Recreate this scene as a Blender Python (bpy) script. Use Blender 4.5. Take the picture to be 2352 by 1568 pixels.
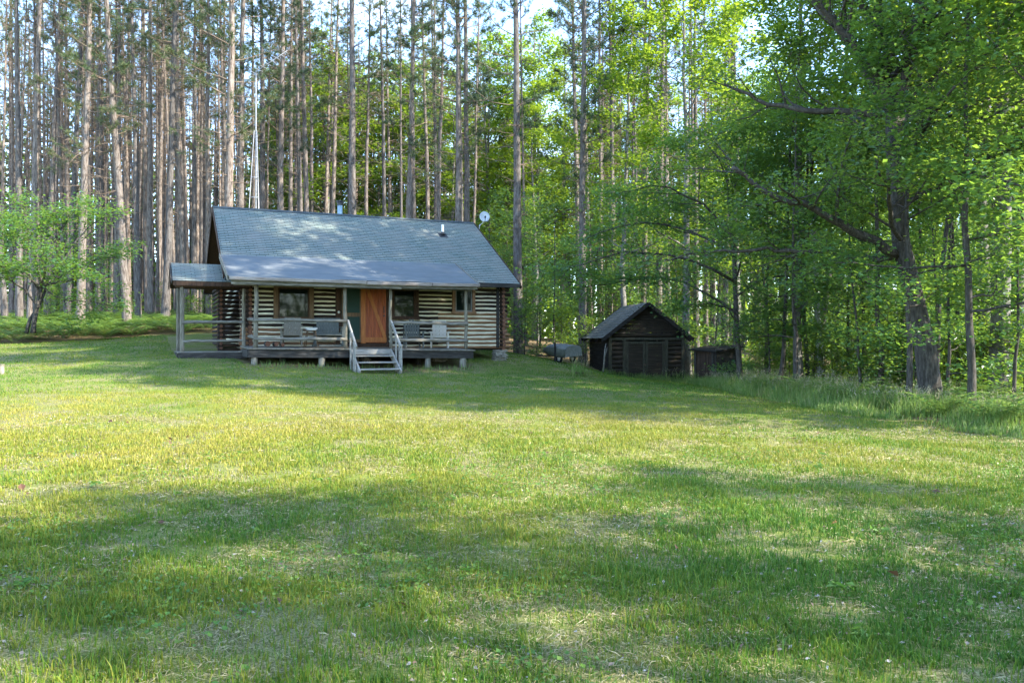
import bpy, math, random
import numpy as np
from mathutils import Vector, Matrix, Euler

for o in list(bpy.data.objects):
    bpy.data.objects.remove(o)
scene = bpy.context.scene
COL = scene.collection
R = math.radians

# ------------------------------------------------------------------ camera, sky, sun, exposure
F = 1900.0                      # focal length in px of a 2352 px wide frame
CAMZ = 1.5
cam_d = bpy.data.cameras.new("camera")
cam = bpy.data.objects.new("camera", cam_d)
COL.objects.link(cam)
cam.location = (0, 0, CAMZ)
cam.rotation_euler = (R(90), 0, 0)
cam_d.sensor_width = 36.0
cam_d.lens = 36.0 * F / 2352.0
cam_d.clip_start = 0.05
cam_d.clip_end = 1500
scene.camera = cam

SUN_AZ = R(111)      # clockwise from +Y (away from the camera) towards +X
SUN_EL = R(35.5)
world = bpy.data.worlds.new("World")
scene.world = world
world.use_nodes = True
wn, wl = world.node_tree.nodes, world.node_tree.links
bg = wn["Background"]
sky = wn.new("ShaderNodeTexSky")
sky.sky_type = 'NISHITA'
sky.sun_disc = False
sky.sun_elevation = SUN_EL
sky.sun_rotation = SUN_AZ
sky.air_density = 0.85
sky.dust_density = 0.15
sky.ozone_density = 2.2
tc = wn.new("ShaderNodeTexCoord")
mp = wn.new("ShaderNodeMapping")
mp.inputs["Scale"].default_value = (1.0, 1.0, 2.2)
wl.new(tc.outputs["Generated"], mp.inputs["Vector"])
nz = wn.new("ShaderNodeTexNoise")
nz.inputs["Scale"].default_value = 3.2
nz.inputs["Detail"].default_value = 7
nz.inputs["Roughness"].default_value = 0.55
wl.new(mp.outputs["Vector"], nz.inputs["Vector"])
cr = wn.new("ShaderNodeValToRGB")
cr.color_ramp.elements[0].position = 0.50
cr.color_ramp.elements[1].position = 0.72
cr.color_ramp.elements[0].color = (0, 0, 0, 1)
cr.color_ramp.elements[1].color = (0.45, 0.45, 0.45, 1)
wl.new(nz.outputs["Fac"], cr.inputs["Fac"])
mx = wn.new("ShaderNodeMixRGB")
mx.inputs["Color2"].default_value = (3.0, 3.3, 3.8, 1)      # cloud white, in the sky texture's own units
wl.new(cr.outputs["Color"], mx.inputs["Fac"])
tint = wn.new("ShaderNodeMixRGB")
tint.blend_type = 'MULTIPLY'
tint.inputs["Fac"].default_value = 1.0
tint.inputs["Color2"].default_value = (0.96, 0.97, 0.97, 1)      # a slightly hazy summer sky
wl.new(sky.outputs["Color"], tint.inputs["Color1"])
wl.new(tint.outputs["Color"], mx.inputs["Color1"])
wl.new(mx.outputs["Color"], bg.inputs["Color"])
bg.inputs["Strength"].default_value = 0.15

sun_d = bpy.data.lights.new("sun", 'SUN')
sun_d.energy = 2.75
sun_d.angle = R(0.55)
sun_d.color = (1.0, 0.93, 0.80)
sun = bpy.data.objects.new("sun", sun_d)
COL.objects.link(sun)
to_sun = Vector((math.cos(SUN_EL) * math.sin(SUN_AZ), math.cos(SUN_EL) * math.cos(SUN_AZ), math.sin(SUN_EL)))
sun.rotation_euler = to_sun.to_track_quat('Z', 'Y').to_euler()
sun.location = (30, 0, 40)

scene.view_settings.view_transform = 'Standard'
scene.view_settings.look = 'None'
scene.view_settings.gamma = 1.0
scene.view_settings.use_curve_mapping = False
scene.view_settings.exposure = 2.95
scene.cycles.max_bounces = 6
scene.cycles.diffuse_bounces = 3
scene.cycles.glossy_bounces = 2
scene.cycles.transmission_bounces = 4
scene.cycles.caustics_reflective = False
scene.cycles.caustics_refractive = False

# ------------------------------------------------------------------ helpers: materials
def new_mat(name):
    m = bpy.data.materials.new(name)
    m.use_nodes = True
    nt = m.node_tree
    return m, nt.nodes, nt.links, nt.nodes["Principled BSDF"]

def ramp(n, stops):
    c = n.new("ShaderNodeValToRGB")
    e = c.color_ramp.elements
    while len(e) > 1:
        e.remove(e[-1])
    e[0].position = stops[0][0]; e[0].color = (*stops[0][1], 1)
    for p, col in stops[1:]:
        x = e.new(p); x.color = (*col, 1)
    return c

def noise_mat(name, stops, scale=(1, 1, 1), nscale=6.0, detail=6, rough=0.85, bump=0.0, bump_scale=None, spec=0.3, coord="Object", big=0.0, bigscale=0.6):
    m, n, l, p = new_mat(name)
    t = n.new("ShaderNodeTexCoord")
    mpn = n.new("ShaderNodeMapping")
    mpn.inputs["Scale"].default_value = scale
    l.new(t.outputs[coord], mpn.inputs["Vector"])
    tex = n.new("ShaderNodeTexNoise")
    tex.inputs["Scale"].default_value = nscale
    tex.inputs["Detail"].default_value = detail
    tex.inputs["Roughness"].default_value = 0.65
    l.new(mpn.outputs["Vector"], tex.inputs["Vector"])
    c = ramp(n, stops)
    fac = tex.outputs["Fac"]
    if big > 0:
        t2 = n.new("ShaderNodeTexNoise")
        t2.inputs["Scale"].default_value = bigscale
        t2.inputs["Detail"].default_value = 3
        l.new(t.outputs[coord], t2.inputs["Vector"])
        mm = n.new("ShaderNodeMix")
        mm.inputs[0].default_value = big
        l.new(fac, mm.inputs[2]); l.new(t2.outputs["Fac"], mm.inputs[3])
        fac = mm.outputs[0]
    l.new(fac, c.inputs["Fac"])
    l.new(c.outputs["Color"], p.inputs["Base Color"])
    p.inputs["Roughness"].default_value = rough
    p.inputs["Specular IOR Level"].default_value = spec
    if bump > 0:
        b = n.new("ShaderNodeBump")
        b.inputs["Strength"].default_value = bump
        b.inputs["Distance"].default_value = 0.02
        l.new(tex.outputs["Fac"], b.inputs["Height"])
        l.new(b.outputs["Normal"], p.inputs["Normal"])
    return m

def leaf_mat(name, stops, trans=0.4, tcol=(0.30, 0.45, 0.04), rough=0.45, spec=0.35, objvar=0.25):
    """Leaves: each leaf its own tone, light comes through it."""
    m, n, l, p = new_mat(name)
    g = n.new("ShaderNodeNewGeometry")
    oi = n.new("ShaderNodeObjectInfo")
    mixv = n.new("ShaderNodeMix")
    mixv.inputs[0].default_value = objvar
    l.new(g.outputs["Random Per Island"], mixv.inputs[2])
    l.new(oi.outputs["Random"], mixv.inputs[3])
    c = ramp(n, stops)
    l.new(mixv.outputs[0], c.inputs["Fac"])
    l.new(c.outputs["Color"], p.inputs["Base Color"])
    p.inputs["Roughness"].default_value = rough
    p.inputs["Specular IOR Level"].default_value = spec
    tr = n.new("ShaderNodeBsdfTranslucent")
    mc = n.new("ShaderNodeMixRGB")
    mc.blend_type = 'MIX'
    mc.inputs["Fac"].default_value = 0.65
    l.new(c.outputs["Color"], mc.inputs["Color1"])
    mc.inputs["Color2"].default_value = (*tcol, 1)
    l.new(mc.outputs["Color"], tr.inputs["Color"])
    ms = n.new("ShaderNodeMixShader")
    ms.inputs["Fac"].default_value = trans
    l.new(p.outputs["BSDF"], ms.inputs[1]); l.new(tr.outputs["BSDF"], ms.inputs[2])
    l.new(ms.outputs["Shader"], n["Material Output"].inputs["Surface"])
    return m

def plain(name, col, rough=0.6, spec=0.4, metal=0.0):
    m, n, l, p = new_mat(name)
    p.inputs["Base Color"].default_value = (*col, 1)
    p.inputs["Roughness"].default_value = rough
    p.inputs["Specular IOR Level"].default_value = spec
    p.inputs["Metallic"].default_value = metal
    return m

M = {}
M['pine_bark'] = noise_mat("pine_bark", [(0.30, (0.045, 0.036, 0.031)), (0.45, (0.108, 0.088, 0.075)), (0.58, (0.168, 0.145, 0.128)), (0.8, (0.235, 0.212, 0.19))], (7, 7, 1.6), 2.2, 8, 0.95, 0.6, spec=0.1)
def vary_by_object(m, lo=.62, hi=1.25):
    n, l = m.node_tree.nodes, m.node_tree.links
    p = n["Principled BSDF"]
    src = p.inputs["Base Color"].links[0].from_socket
    oi = n.new("ShaderNodeObjectInfo")
    mr = n.new("ShaderNodeMapRange"); mr.inputs[3].default_value = lo; mr.inputs[4].default_value = hi
    l.new(oi.outputs["Random"], mr.inputs[0])
    hs = n.new("ShaderNodeHueSaturation")
    l.new(mr.outputs[0], hs.inputs["Value"]); l.new(mr.outputs[0], hs.inputs["Saturation"]); l.new(src, hs.inputs["Color"])
    l.new(hs.outputs["Color"], p.inputs["Base Color"])
vary_by_object(M['pine_bark'])
M['dead_twig'] = noise_mat("dead_twig", [(0.3, (0.10, 0.072, 0.053)), (0.7, (0.215, 0.165, 0.125))], (1, 1, 1), 3, 3, 0.95, spec=0.1)
M['dark_bark'] = noise_mat("dark_bark", [(0.3, (0.022, 0.020, 0.018)), (0.5, (0.058, 0.052, 0.046)), (0.75, (0.12, 0.11, 0.10))], (9, 9, 2.0), 2.4, 8, 0.95, 0.7, spec=0.1)
M['grey_bark'] = noise_mat("grey_bark", [(0.3, (0.07, 0.065, 0.06)), (0.55, (0.16, 0.15, 0.135)), (0.8, (0.27, 0.26, 0.24))], (6, 6, 2.2), 2.2, 8, 0.95, 0.5, spec=0.1)
M['birch_bark'] = noise_mat("birch_bark", [(0.36, (0.03, 0.027, 0.025)), (0.42, (0.32, 0.30, 0.28)), (0.6, (0.50, 0.49, 0.46))], (3, 3, 16), 1.6, 6, 0.8, 0.2, spec=0.2)
M['needles'] = leaf_mat("needles", [(0.0, (0.020, 0.045, 0.022)), (0.45, (0.045, 0.085, 0.033)), (0.75, (0.085, 0.115, 0.04)), (1.0, (0.17, 0.14, 0.06))], 0.2, (0.14, 0.18, 0.05), 0.5, 0.3, 0.35)
M['oak_leaf'] = leaf_mat("oak_leaf", [(0.0, (0.024, 0.066, 0.034)), (0.5, (0.044, 0.108, 0.044)), (1.0, (0.095, 0.155, 0.040))], 0.50, (0.34, 0.46, 0.03), 0.36, 0.5, 0.2)
M['maple_leaf'] = leaf_mat("maple_leaf", [(0.0, (0.030, 0.088, 0.050)), (0.5, (0.052, 0.135, 0.058)), (1.0, (0.10, 0.19, 0.048))], 0.50, (0.32, 0.48, 0.03), 0.38, 0.45, 0.3)
M['light_leaf'] = leaf_mat("light_leaf", [(0.0, (0.04, 0.11, 0.020)), (0.5, (0.075, 0.17, 0.026)), (1.0, (0.16, 0.25, 0.035))], 0.50, (0.42, 0.54, 0.03), 0.45, 0.35, 0.3)
M['hemlock'] = leaf_mat("hemlock_needles", [(0.0, (0.02, 0.05, 0.03)), (0.6, (0.05, 0.09, 0.04)), (1.0, (0.10, 0.13, 0.06))], 0.25, (0.15, 0.22, 0.05), 0.5, 0.3, 0.2)
M['fern'] = leaf_mat("fern_leaf", [(0.0, (0.05, 0.12, 0.03)), (0.6, (0.10, 0.19, 0.045)), (1.0, (0.20, 0.26, 0.06))], 0.4, (0.30, 0.45, 0.05), 0.5, 0.3, 0.0)
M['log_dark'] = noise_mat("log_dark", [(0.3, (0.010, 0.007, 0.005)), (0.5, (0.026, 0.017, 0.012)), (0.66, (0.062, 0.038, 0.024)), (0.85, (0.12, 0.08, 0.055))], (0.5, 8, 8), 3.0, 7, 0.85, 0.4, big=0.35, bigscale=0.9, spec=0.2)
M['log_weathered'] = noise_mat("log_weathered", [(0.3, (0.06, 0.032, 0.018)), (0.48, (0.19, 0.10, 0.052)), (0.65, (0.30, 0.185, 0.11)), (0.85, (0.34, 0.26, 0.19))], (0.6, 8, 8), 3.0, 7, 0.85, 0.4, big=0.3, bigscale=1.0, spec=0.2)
M['log_end'] = noise_mat("log_end", [(0.3, (0.06, 0.03, 0.02)), (0.6, (0.19, 0.09, 0.055)), (0.8, (0.28, 0.16, 0.11))], (5, 5, 5), 3.0, 5, 0.9, 0.2)
M['chink'] = noise_mat("chinking_mortar", [(0.3, (0.50, 0.44, 0.29)), (0.6, (0.70, 0.64, 0.47)), (0.8, (0.78, 0.74, 0.61))], (2, 2, 6), 2.5, 6, 0.95, 0.3, big=0.4, bigscale=0.7, spec=0.1)
M['grey_wood'] = noise_mat("weathered_grey_timber", [(0.30, (0.045, 0.040, 0.033)), (0.5, (0.15, 0.14, 0.115)), (0.70, (0.28, 0.262, 0.225)), (0.9, (0.40, 0.375, 0.32))], (1.4, 9, 9), 2.5, 8, 0.9, 0.5, big=0.25, spec=0.15)
M['step_wood'] = noise_mat("weathered_step_timber", [(0.28, (0.13, 0.12, 0.10)), (0.5, (0.27, 0.255, 0.225)), (0.72, (0.40, 0.385, 0.35)), (0.9, (0.50, 0.48, 0.44))], (1.4, 9, 9), 2.5, 8, 0.9, 0.5, big=0.25, spec=0.15)
M['grey_post'] = noise_mat("weathered_grey_post", [(0.30, (0.05, 0.044, 0.034)), (0.5, (0.145, 0.132, 0.10)), (0.70, (0.27, 0.25, 0.20)), (0.9, (0.36, 0.33, 0.26))], (9, 9, 1.4), 2.5, 8, 0.9, 0.5, big=0.25, spec=0.15)
M['dark_timber'] = noise_mat("dark_timber", [(0.3, (0.016, 0.015, 0.014)), (0.55, (0.045, 0.042, 0.038)), (0.8, (0.11, 0.10, 0.09))], (1.2, 8, 8), 2.5, 7, 0.9, 0.4, spec=0.15)
M['dark_board'] = noise_mat("dark_brown_board", [(0.3, (0.020, 0.011, 0.007)), (0.6, (0.060, 0.032, 0.018)), (0.85, (0.12, 0.07, 0.04))], (9, 9, 1.0), 2.5, 7, 0.8, 0.3, spec=0.25)
M['trim_brown'] = noise_mat("trim_brown", [(0.3, (0.07, 0.04, 0.02)), (0.6, (0.15, 0.09, 0.045)), (0.85, (0.22, 0.15, 0.08))], (8, 8, 1.2), 2.5, 6, 0.75, 0.2, spec=0.25)
M['orange_door'] = noise_mat("orange_pine_door", [(0.3, (0.16, 0.028, 0.005)), (0.55, (0.31, 0.064, 0.010)), (0.8, (0.42, 0.115, 0.02))], (10, 10, 0.8), 2.2, 7, 0.5, 0.15, spec=0.4)
M['orange_trim'] = noise_mat("orange_pine_trim", [(0.3, (0.28, 0.075, 0.012)), (0.7, (0.44, 0.145, 0.024))], (8, 8, 1.2), 2.2, 6, 0.5, 0.1, spec=0.4)
M['screen'] = plain("green_screen_mesh", (0.012, 0.035, 0.024), 0.65, 0.3)
M['glass'] = plain("window_glass", (0.006, 0.010, 0.008), 0.03, 0.2)
M['sash'] = noise_mat("grey_sash", [(0.3, (0.11, 0.11, 0.10)), (0.7, (0.22, 0.22, 0.20))], (3, 3, 3), 3, 3, 0.6)
M['gutter'] = noise_mat("gutter_metal", [(0.3, (0.15, 0.12, 0.105)), (0.7, (0.34, 0.30, 0.28))], (1, 6, 6), 2.0, 5, 0.45, 0.05, spec=0.5)
M['blue_pipe'] = noise_mat("blue_grey_steel", [(0.3, (0.16, 0.24, 0.29)), (0.7, (0.26, 0.35, 0.40))], (3, 3, 3), 3, 4, 0.4, spec=0.5)
M['black_metal'] = plain("black_metal", (0.015, 0.015, 0.017), 0.5, 0.5)
M['white_paint'] = noise_mat("white_plastic", [(0.3, (0.55, 0.55, 0.53)), (0.7, (0.74, 0.74, 0.72))], (2, 2, 2), 3, 3, 0.5)
M['galv'] = noise_mat("galvanised_steel", [(0.3, (0.16, 0.17, 0.18)), (0.7, (0.26, 0.27, 0.29))], (2, 2, 2), 4, 3, 0.4, spec=0.5)
M['dish'] = noise_mat("dish_grey", [(0.3, (0.30, 0.32, 0.33)), (0.7, (0.42, 0.44, 0.45))], (2, 2, 2), 4, 3, 0.5, spec=0.4)
M['stone'] = noise_mat("field_stone", [(0.3, (0.14, 0.125, 0.10)), (0.55, (0.30, 0.275, 0.23)), (0.8, (0.44, 0.41, 0.36))], (4, 4, 9), 2.5, 7, 0.95, 0.6, spec=0.1)
M['shed_log'] = noise_mat("shed_log", [(0.3, (0.010, 0.009, 0.008)), (0.5, (0.026, 0.021, 0.016)), (0.68, (0.060, 0.044, 0.030)), (0.85, (0.12, 0.085, 0.05))], (0.5, 0.5, 7), 2.6, 7, 0.9, 0.5, big=0.3, spec=0.12)
M['shed_side'] = noise_mat("shed_side", [(0.3, (0.010, 0.009, 0.009)), (0.6, (0.026, 0.024, 0.022)), (0.85, (0.08, 0.07, 0.06))], (0.6, 0.6, 6), 2.5, 6, 0.9, 0.5, spec=0.12)
M['shed_trim'] = noise_mat("shed_trim", [(0.3, (0.022, 0.022, 0.016)), (0.6, (0.050, 0.048, 0.035)), (0.85, (0.10, 0.094, 0.07))], (7, 7, 1.4), 2.5, 6, 0.9, 0.4, spec=0.12)
M['shed_roof'] = noise_mat("old_shed_shingle", [(0.3, (0.055, 0.055, 0.045)), (0.5, (0.13, 0.13, 0.115)), (0.7, (0.24, 0.235, 0.21)), (0.85, (0.13, 0.16, 0.07))], (3, 3, 3), 3, 7, 0.95, 0.5, big=0.4, spec=0.1)
M['plank_brown'] = noise_mat("brown_plank", [(0.3, (0.022, 0.016, 0.013)), (0.55, (0.052, 0.036, 0.027)), (0.8, (0.115, 0.08, 0.058))], (9, 9, 0.8), 2.5, 7, 0.9, 0.4, spec=0.12)
M['boat'] = noise_mat("boat_aluminium", [(0.3, (0.085, 0.095, 0.09)), (0.6, (0.15, 0.16, 0.15)), (0.85, (0.24, 0.25, 0.235))], (2, 4, 4), 2.5, 5, 0.75, 0.2, spec=0.2)
M['boat_low'] = noise_mat("boat_green_paint", [(0.3, (0.05, 0.062, 0.05)), (0.7, (0.11, 0.125, 0.10))], (2, 4, 4), 2.5, 5, 0.6, 0.1, spec=0.3)
M['rubber'] = plain("tyre_rubber", (0.018, 0.018, 0.018), 0.8, 0.2)
M['rust'] = noise_mat("rusty_steel", [(0.3, (0.03, 0.022, 0.018)), (0.7, (0.11, 0.07, 0.05))], (4, 4, 4), 3, 5, 0.8, 0.2)

def shingle_mat(name, a, b, c_, vary=0.5):
    """Asphalt shingles: each tab its own tone (brick pattern in metres along the slope)."""
    m, n, l, p = new_mat(name)
    uv = n.new("ShaderNodeUVMap")
    br = n.new("ShaderNodeTexBrick")
    br.inputs["Scale"].default_value = 1.0
    br.inputs["Brick Width"].default_value = 0.30
    br.inputs["Row Height"].default_value = 0.142
    br.inputs["Mortar Size"].default_value = 0.011
    br.inputs["Bias"].default_value = 0.0
    br.offset = 0.37
    br.inputs["Color1"].default_value = (*a, 1)
    br.inputs["Color2"].default_value = (*b, 1)
    br.inputs["Mortar"].default_value = (*[x * 0.35 for x in a], 1)
    l.new(uv.outputs["UV"], br.inputs["Vector"])
    no = n.new("ShaderNodeTexNoise")
    no.inputs["Scale"].default_value = 1.1
    no.inputs["Detail"].default_value = 6
    l.new(uv.outputs["UV"], no.inputs["Vector"])
    cr2 = ramp(n, [(0.35, (0, 0, 0)), (0.7, (1, 1, 1))])
    l.new(no.outputs["Fac"], cr2.inputs["Fac"])
    mm = n.new("ShaderNodeMath"); mm.operation = 'MULTIPLY'; mm.inputs[1].default_value = vary
    l.new(cr2.outputs["Color"], mm.inputs[0])
    mixc = n.new("ShaderNodeMixRGB")
    l.new(mm.outputs[0], mixc.inputs["Fac"])
    l.new(br.outputs["Color"], mixc.inputs["Color1"])
    mixc.inputs["Color2"].default_value = (*c_, 1)
    gr = n.new("ShaderNodeTexNoise")
    gr.inputs["Scale"].default_value = 60; gr.inputs["Detail"].default_value = 2
    l.new(uv.outputs["UV"], gr.inputs["Vector"])
    b = n.new("ShaderNodeBump"); b.inputs["Strength"].default_value = 0.35; b.inputs["Distance"].default_value = 0.01
    l.new(gr.outputs["Fac"], b.inputs["Height"])
    l.new(b.outputs["Normal"], p.inputs["Normal"])
    l.new(mixc.outputs["Color"], p.inputs["Base Color"])
    p.inputs["Roughness"].default_value = 0.85
    p.inputs["Specular IOR Level"].default_value = 0.35
    return m
M['shingle'] = shingle_mat("green_asphalt_shingles", (0.12, 0.158, 0.140), (0.175, 0.208, 0.185), (0.20, 0.19, 0.165), .65)
M['ridge'] = noise_mat("ridge_shingle", [(0.3, (0.03, 0.04, 0.042)), (0.7, (0.07, 0.085, 0.088))], (2, 2, 2), 3, 5, 0.9, 0.2)
M['roll_roof'] = noise_mat("rolled_roofing", [(0.3, (0.100, 0.112, 0.114)), (0.55, (0.142, 0.154, 0.156)), (0.8, (0.20, 0.205, 0.195))], (0.6, 1.5, 1.5), 2.2, 7, 0.95, 0.25, big=0.4, spec=0.1)

# ------------------------------------------------------------------ helpers: meshes
class MB:
    """Collects vertex arrays and polygons; build() links them as ONE mesh object."""
    def __init__(self):
        self.v = []; self.n = 0
        self.f = []       # (array of faces (k,3|4), material index)
        self.smooth = []
    def add(self, verts, faces, mi=0, smooth=False):
        verts = np.asarray(verts, float).reshape(-1, 3)
        off = self.n
        self.v.append(verts); self.n += len(verts)
        if isinstance(faces, np.ndarray):
            if len(faces):
                self.f.append((faces + off, mi, smooth))
        else:
            by = {}
            for q in faces:
                by.setdefault(len(q), []).append(q)
            for k, qs in by.items():
                self.f.append((np.array(qs, int) + off, mi, smooth))
        return off
    def box(self, c, size, rot=None, mi=0):
        s = np.array(size) / 2.0
        v = np.array([(-1, -1, -1), (1, -1, -1), (1, 1, -1), (-1, 1, -1), (-1, -1, 1), (1, -1, 1), (1, 1, 1), (-1, 1, 1)], float) * s
        if rot is not None:
            rm = np.array(Euler(rot).to_matrix())
            v = v @ rm.T
        self.add(v + np.array(c), np.array([(0, 3, 2, 1), (4, 5, 6, 7), (0, 1, 5, 4), (1, 2, 6, 5), (2, 3, 7, 6), (3, 0, 4, 7)]), mi)
    def beam(self, a, b, w, h, mi=0, up=(0, 0, 1)):
        """A square timber from a to b, w wide and h deep (h along 'up')."""
        a = np.array(a, float); b = np.array(b, float)
        d = b - a; d /= np.linalg.norm(d)
        s = np.cross(d, up); s /= np.linalg.norm(s)
        u = np.cross(s, d)
        v = [p + s * x * w / 2 + u * y * h / 2 for p in (a, b) for x, y in ((-1, -1), (1, -1), (1, 1), (-1, 1))]
        self.add(v, [(0, 3, 2, 1), (4, 5, 6, 7), (0, 1, 5, 4), (1, 2, 6, 5), (2, 3, 7, 6), (3, 0, 4, 7)], mi)
    def tube(self, pts, rad, sides=8, mi=0, cap=True, jit=0.0, rng=None, smooth=True, capmi=None):
        pts = np.asarray(pts, float)
        k = len(pts)
        rad = np.broadcast_to(np.asarray(rad, float), (k,))
        d = np.gradient(pts, axis=0)
        d /= np.linalg.norm(d, axis=1)[:, None] + 1e-12
        ref = np.array((0, 0, 1.0)) if abs(d[0, 2]) < 0.8 else np.array((1.0, 0, 0))
        s = np.cross(d, ref); s /= np.linalg.norm(s, axis=1)[:, None] + 1e-12
        u = np.cross(s, d)
        a = np.arange(sides) * 2 * math.pi / sides
        rr = rad[:, None] * np.ones(sides)
        if jit and rng is not None:
            rr = rr * (1 + jit * rng.standard_normal((k, sides)))
        v = pts[:, None, :] + rr[..., None] * (np.cos(a)[None, :, None] * s[:, None, :] + np.sin(a)[None, :, None] * u[:, None, :])
        i = np.arange(k - 1)[:, None] * sides; j = np.arange(sides)[None, :]; j2 = (j + 1) % sides
        f = np.stack([i + j, i + j2, i + sides + j2, i + sides + j], -1).reshape(-1, 4)
        off = self.add(v.reshape(-1, 3), f, mi, smooth)
        if cap:
            cm = mi if capmi is None else capmi
            self.f.append((np.array([[off + x for x in range(sides)][::-1]]), cm, False))
            self.f.append((np.array([[off + (k - 1) * sides + x for x in range(sides)]]), cm, False))
    def build(self, name, mats, parent=None, loc=None):
        me = bpy.data.meshes.new(name)
        V = np.concatenate(self.v) if self.v else np.zeros((0, 3))
        nl = sum(a.size for a, _, _ in self.f)
        npoly = sum(len(a) for a, _, _ in self.f)
        me.vertices.add(len(V)); me.vertices.foreach_set("co", V.astype(np.float32).ravel())
        me.loops.add(nl); me.polygons.add(npoly)
        lv = np.concatenate([a.ravel() for a, _, _ in self.f]).astype(np.int32)
        tot = np.concatenate([np.full(len(a), a.shape[1]) for a, _, _ in self.f]).astype(np.int32)
        start = np.concatenate([[0], np.cumsum(tot)[:-1]]).astype(np.int32)
        me.loops.foreach_set("vertex_index", lv)
        me.polygons.foreach_set("loop_start", start)
        me.polygons.foreach_set("loop_total", tot)
        me.polygons.foreach_set("material_index", np.concatenate([np.full(len(a), mi) for a, mi, _ in self.f]).astype(np.int32))
        me.polygons.foreach_set("use_smooth", np.concatenate([np.full(len(a), s) for a, _, s in self.f]).astype(bool))
        me.update(calc_edges=True)
        me.validate()
        for m in (mats if isinstance(mats, (list, tuple)) else [mats]):
            me.materials.append(m)
        o = bpy.data.objects.new(name, me)
        COL.objects.link(o)
        if parent is not None:
            o.parent = parent
        if loc is not None:
            o.location = loc
        return o

def empty(name, loc=(0, 0, 0), rz=0.0):
    o = bpy.data.objects.new(name, None)
    COL.objects.link(o)
    o.location = loc
    o.rotation_euler = (0, 0, rz)
    o.empty_display_size = 0.3
    return o

def tag(o, label=None, cat=None, group=None, kind=None):
    if label: o["label"] = label
    if cat: o["category"] = cat
    if group: o["group"] = group
    if kind: o["kind"] = kind
    return o

def copy_tree(o, parent=None):
    c = o.copy()
    COL.objects.link(c)
    if parent is not None:
        c.parent = parent
    for ch in list(o.children):
        copy_tree(ch, c)
    return c

def bevel(o, w=0.008):
    md = o.modifiers.new("bevel", 'BEVEL')
    md.width = w; md.segments = 2; md.limit_method = 'ANGLE'
    return o

# ------------------------------------------------------------------ terrain
_ctrl = np.array([
    (-6, 3, 0), (0, 3, 0), (6, 3, 0), (0, -10, 0), (-14, -10, 0), (14, -10, -.1),
    (0, 12, .06), (-8, 14, .2), (8, 14, -.06), (10, 19, -.04), (-12, 9, .1),
    (-7.9, 25, .76), (-4.14, 25.7, .52), (-.5, 31.2, .84), (-1.6, 28.4, .62), (-2.9, 27.9, .60), (-10.7, 26.4, 1.02),
    (-14.9, 24, .68), (-17, 30, 1.25), (-18.5, 36, 1.67), (-19.4, 42, 2.3), (-16.3, 40, 2.15), (-5, 32, 1.0), (-9, 34, 1.45),
    (-6, 45, 1.9), (-20, 70, 3.2), (-40, 60, 3.2), (6, 60, 1.2),
    (4, 34, .15), (7.1, 34.4, -.2), (3.6, 38, .4), (1.9, 34, .66), (.3, 33, .95), (3.0, 27, .25),
    (7.9, 24, -.03), (12, 24, -.1), (20, 30, 0), (30, 50, 0), (15, 50, .1),
    (0, 110, 2), (-80, 100, 4), (80, 100, 0), (60, 20, -.2), (-50, 15, .8), (0, -60, 0), (-70, -60, 0), (70, -60, 0)], float)
def _tps(r):
    return np.where(r > 1e-9, r * r * np.log(r + 1e-12), 0.0)
_n = len(_ctrl)
_A = np.zeros((_n + 3, _n + 3))
_d = np.hypot(_ctrl[:, None, 0] - _ctrl[None, :, 0], _ctrl[:, None, 1] - _ctrl[None, :, 1])
_A[:_n, :_n] = _tps(_d) + np.eye(_n) * 2.0
_A[:_n, _n:] = np.c_[np.ones(_n), _ctrl[:, :2]]
_A[_n:, :_n] = _A[:_n, _n:].T
_w = np.linalg.solve(_A, np.r_[_ctrl[:, 2], 0, 0, 0])
def gz(x, y):
    x = np.clip(np.asarray(x, float), -80, 80); y = np.clip(np.asarray(y, float), -60, 110)
    sh = x.shape
    x = x.ravel(); y = y.ravel()
    out = np.empty(len(x))
    for s in range(0, len(x), 20000):
        xs, ys = x[s:s + 20000], y[s:s + 20000]
        r = np.hypot(xs[:, None] - _ctrl[None, :, 0], ys[:, None] - _ctrl[None, :, 1])
        out[s:s + 20000] = _tps(r) @ _w[:_n] + _w[_n] + _w[_n + 1] * xs + _w[_n + 2] * ys
    out = out.reshape(sh)
    return out if out.shape else float(out)
def px2x(px, Y):
    return (px - 1176.0) / F * Y
def at(px, Y):
    x = px2x(px, Y)
    return (x, Y, gz(x, Y))

# the edge of the mown lawn, in metres on the ground
LAWN = np.array([(-60, -40), (-60, 27), (-30, 28), (-22, 31.0), (-17.5, 34), (-14.5, 37), (-10, 37.5), (-3, 37), (1.5, 36.5), (4.0, 35.0), (7.0, 32.4),
                 (6.6, 28.0), (6.5, 24.3), (6.9, 18.0), (7.6, 16.0), (8.3, 13.5), (9.2, 10), (10.5, 6), (12, 0), (14, -40)], float)
def in_poly(P, poly):
    x, y = P[:, 0], P[:, 1]
    c = np.zeros(len(P), bool)
    j = len(poly) - 1
    for i in range(len(poly)):
        xi, yi = poly[i]; xj, yj = poly[j]
        hit = ((yi > y) != (yj > y)) & (x < (xj - xi) * (y - yi) / (yj - yi + 1e-12) + xi)
        c ^= hit
        j = i
    return c
def poly_dist(P, poly):
    """signed distance to the lawn edge, positive inside"""
    d = np.full(len(P), 1e9)
    for i in range(len(poly)):
        a = poly[i]; b = poly[(i + 1) % len(poly)]
        ab = b - a
        t = np.clip(((P - a) @ ab) / (ab @ ab), 0, 1)
        d = np.minimum(d, np.linalg.norm(P - (a + t[:, None] * ab), axis=1))
    return np.where(in_poly(P, poly), d, -d)

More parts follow.
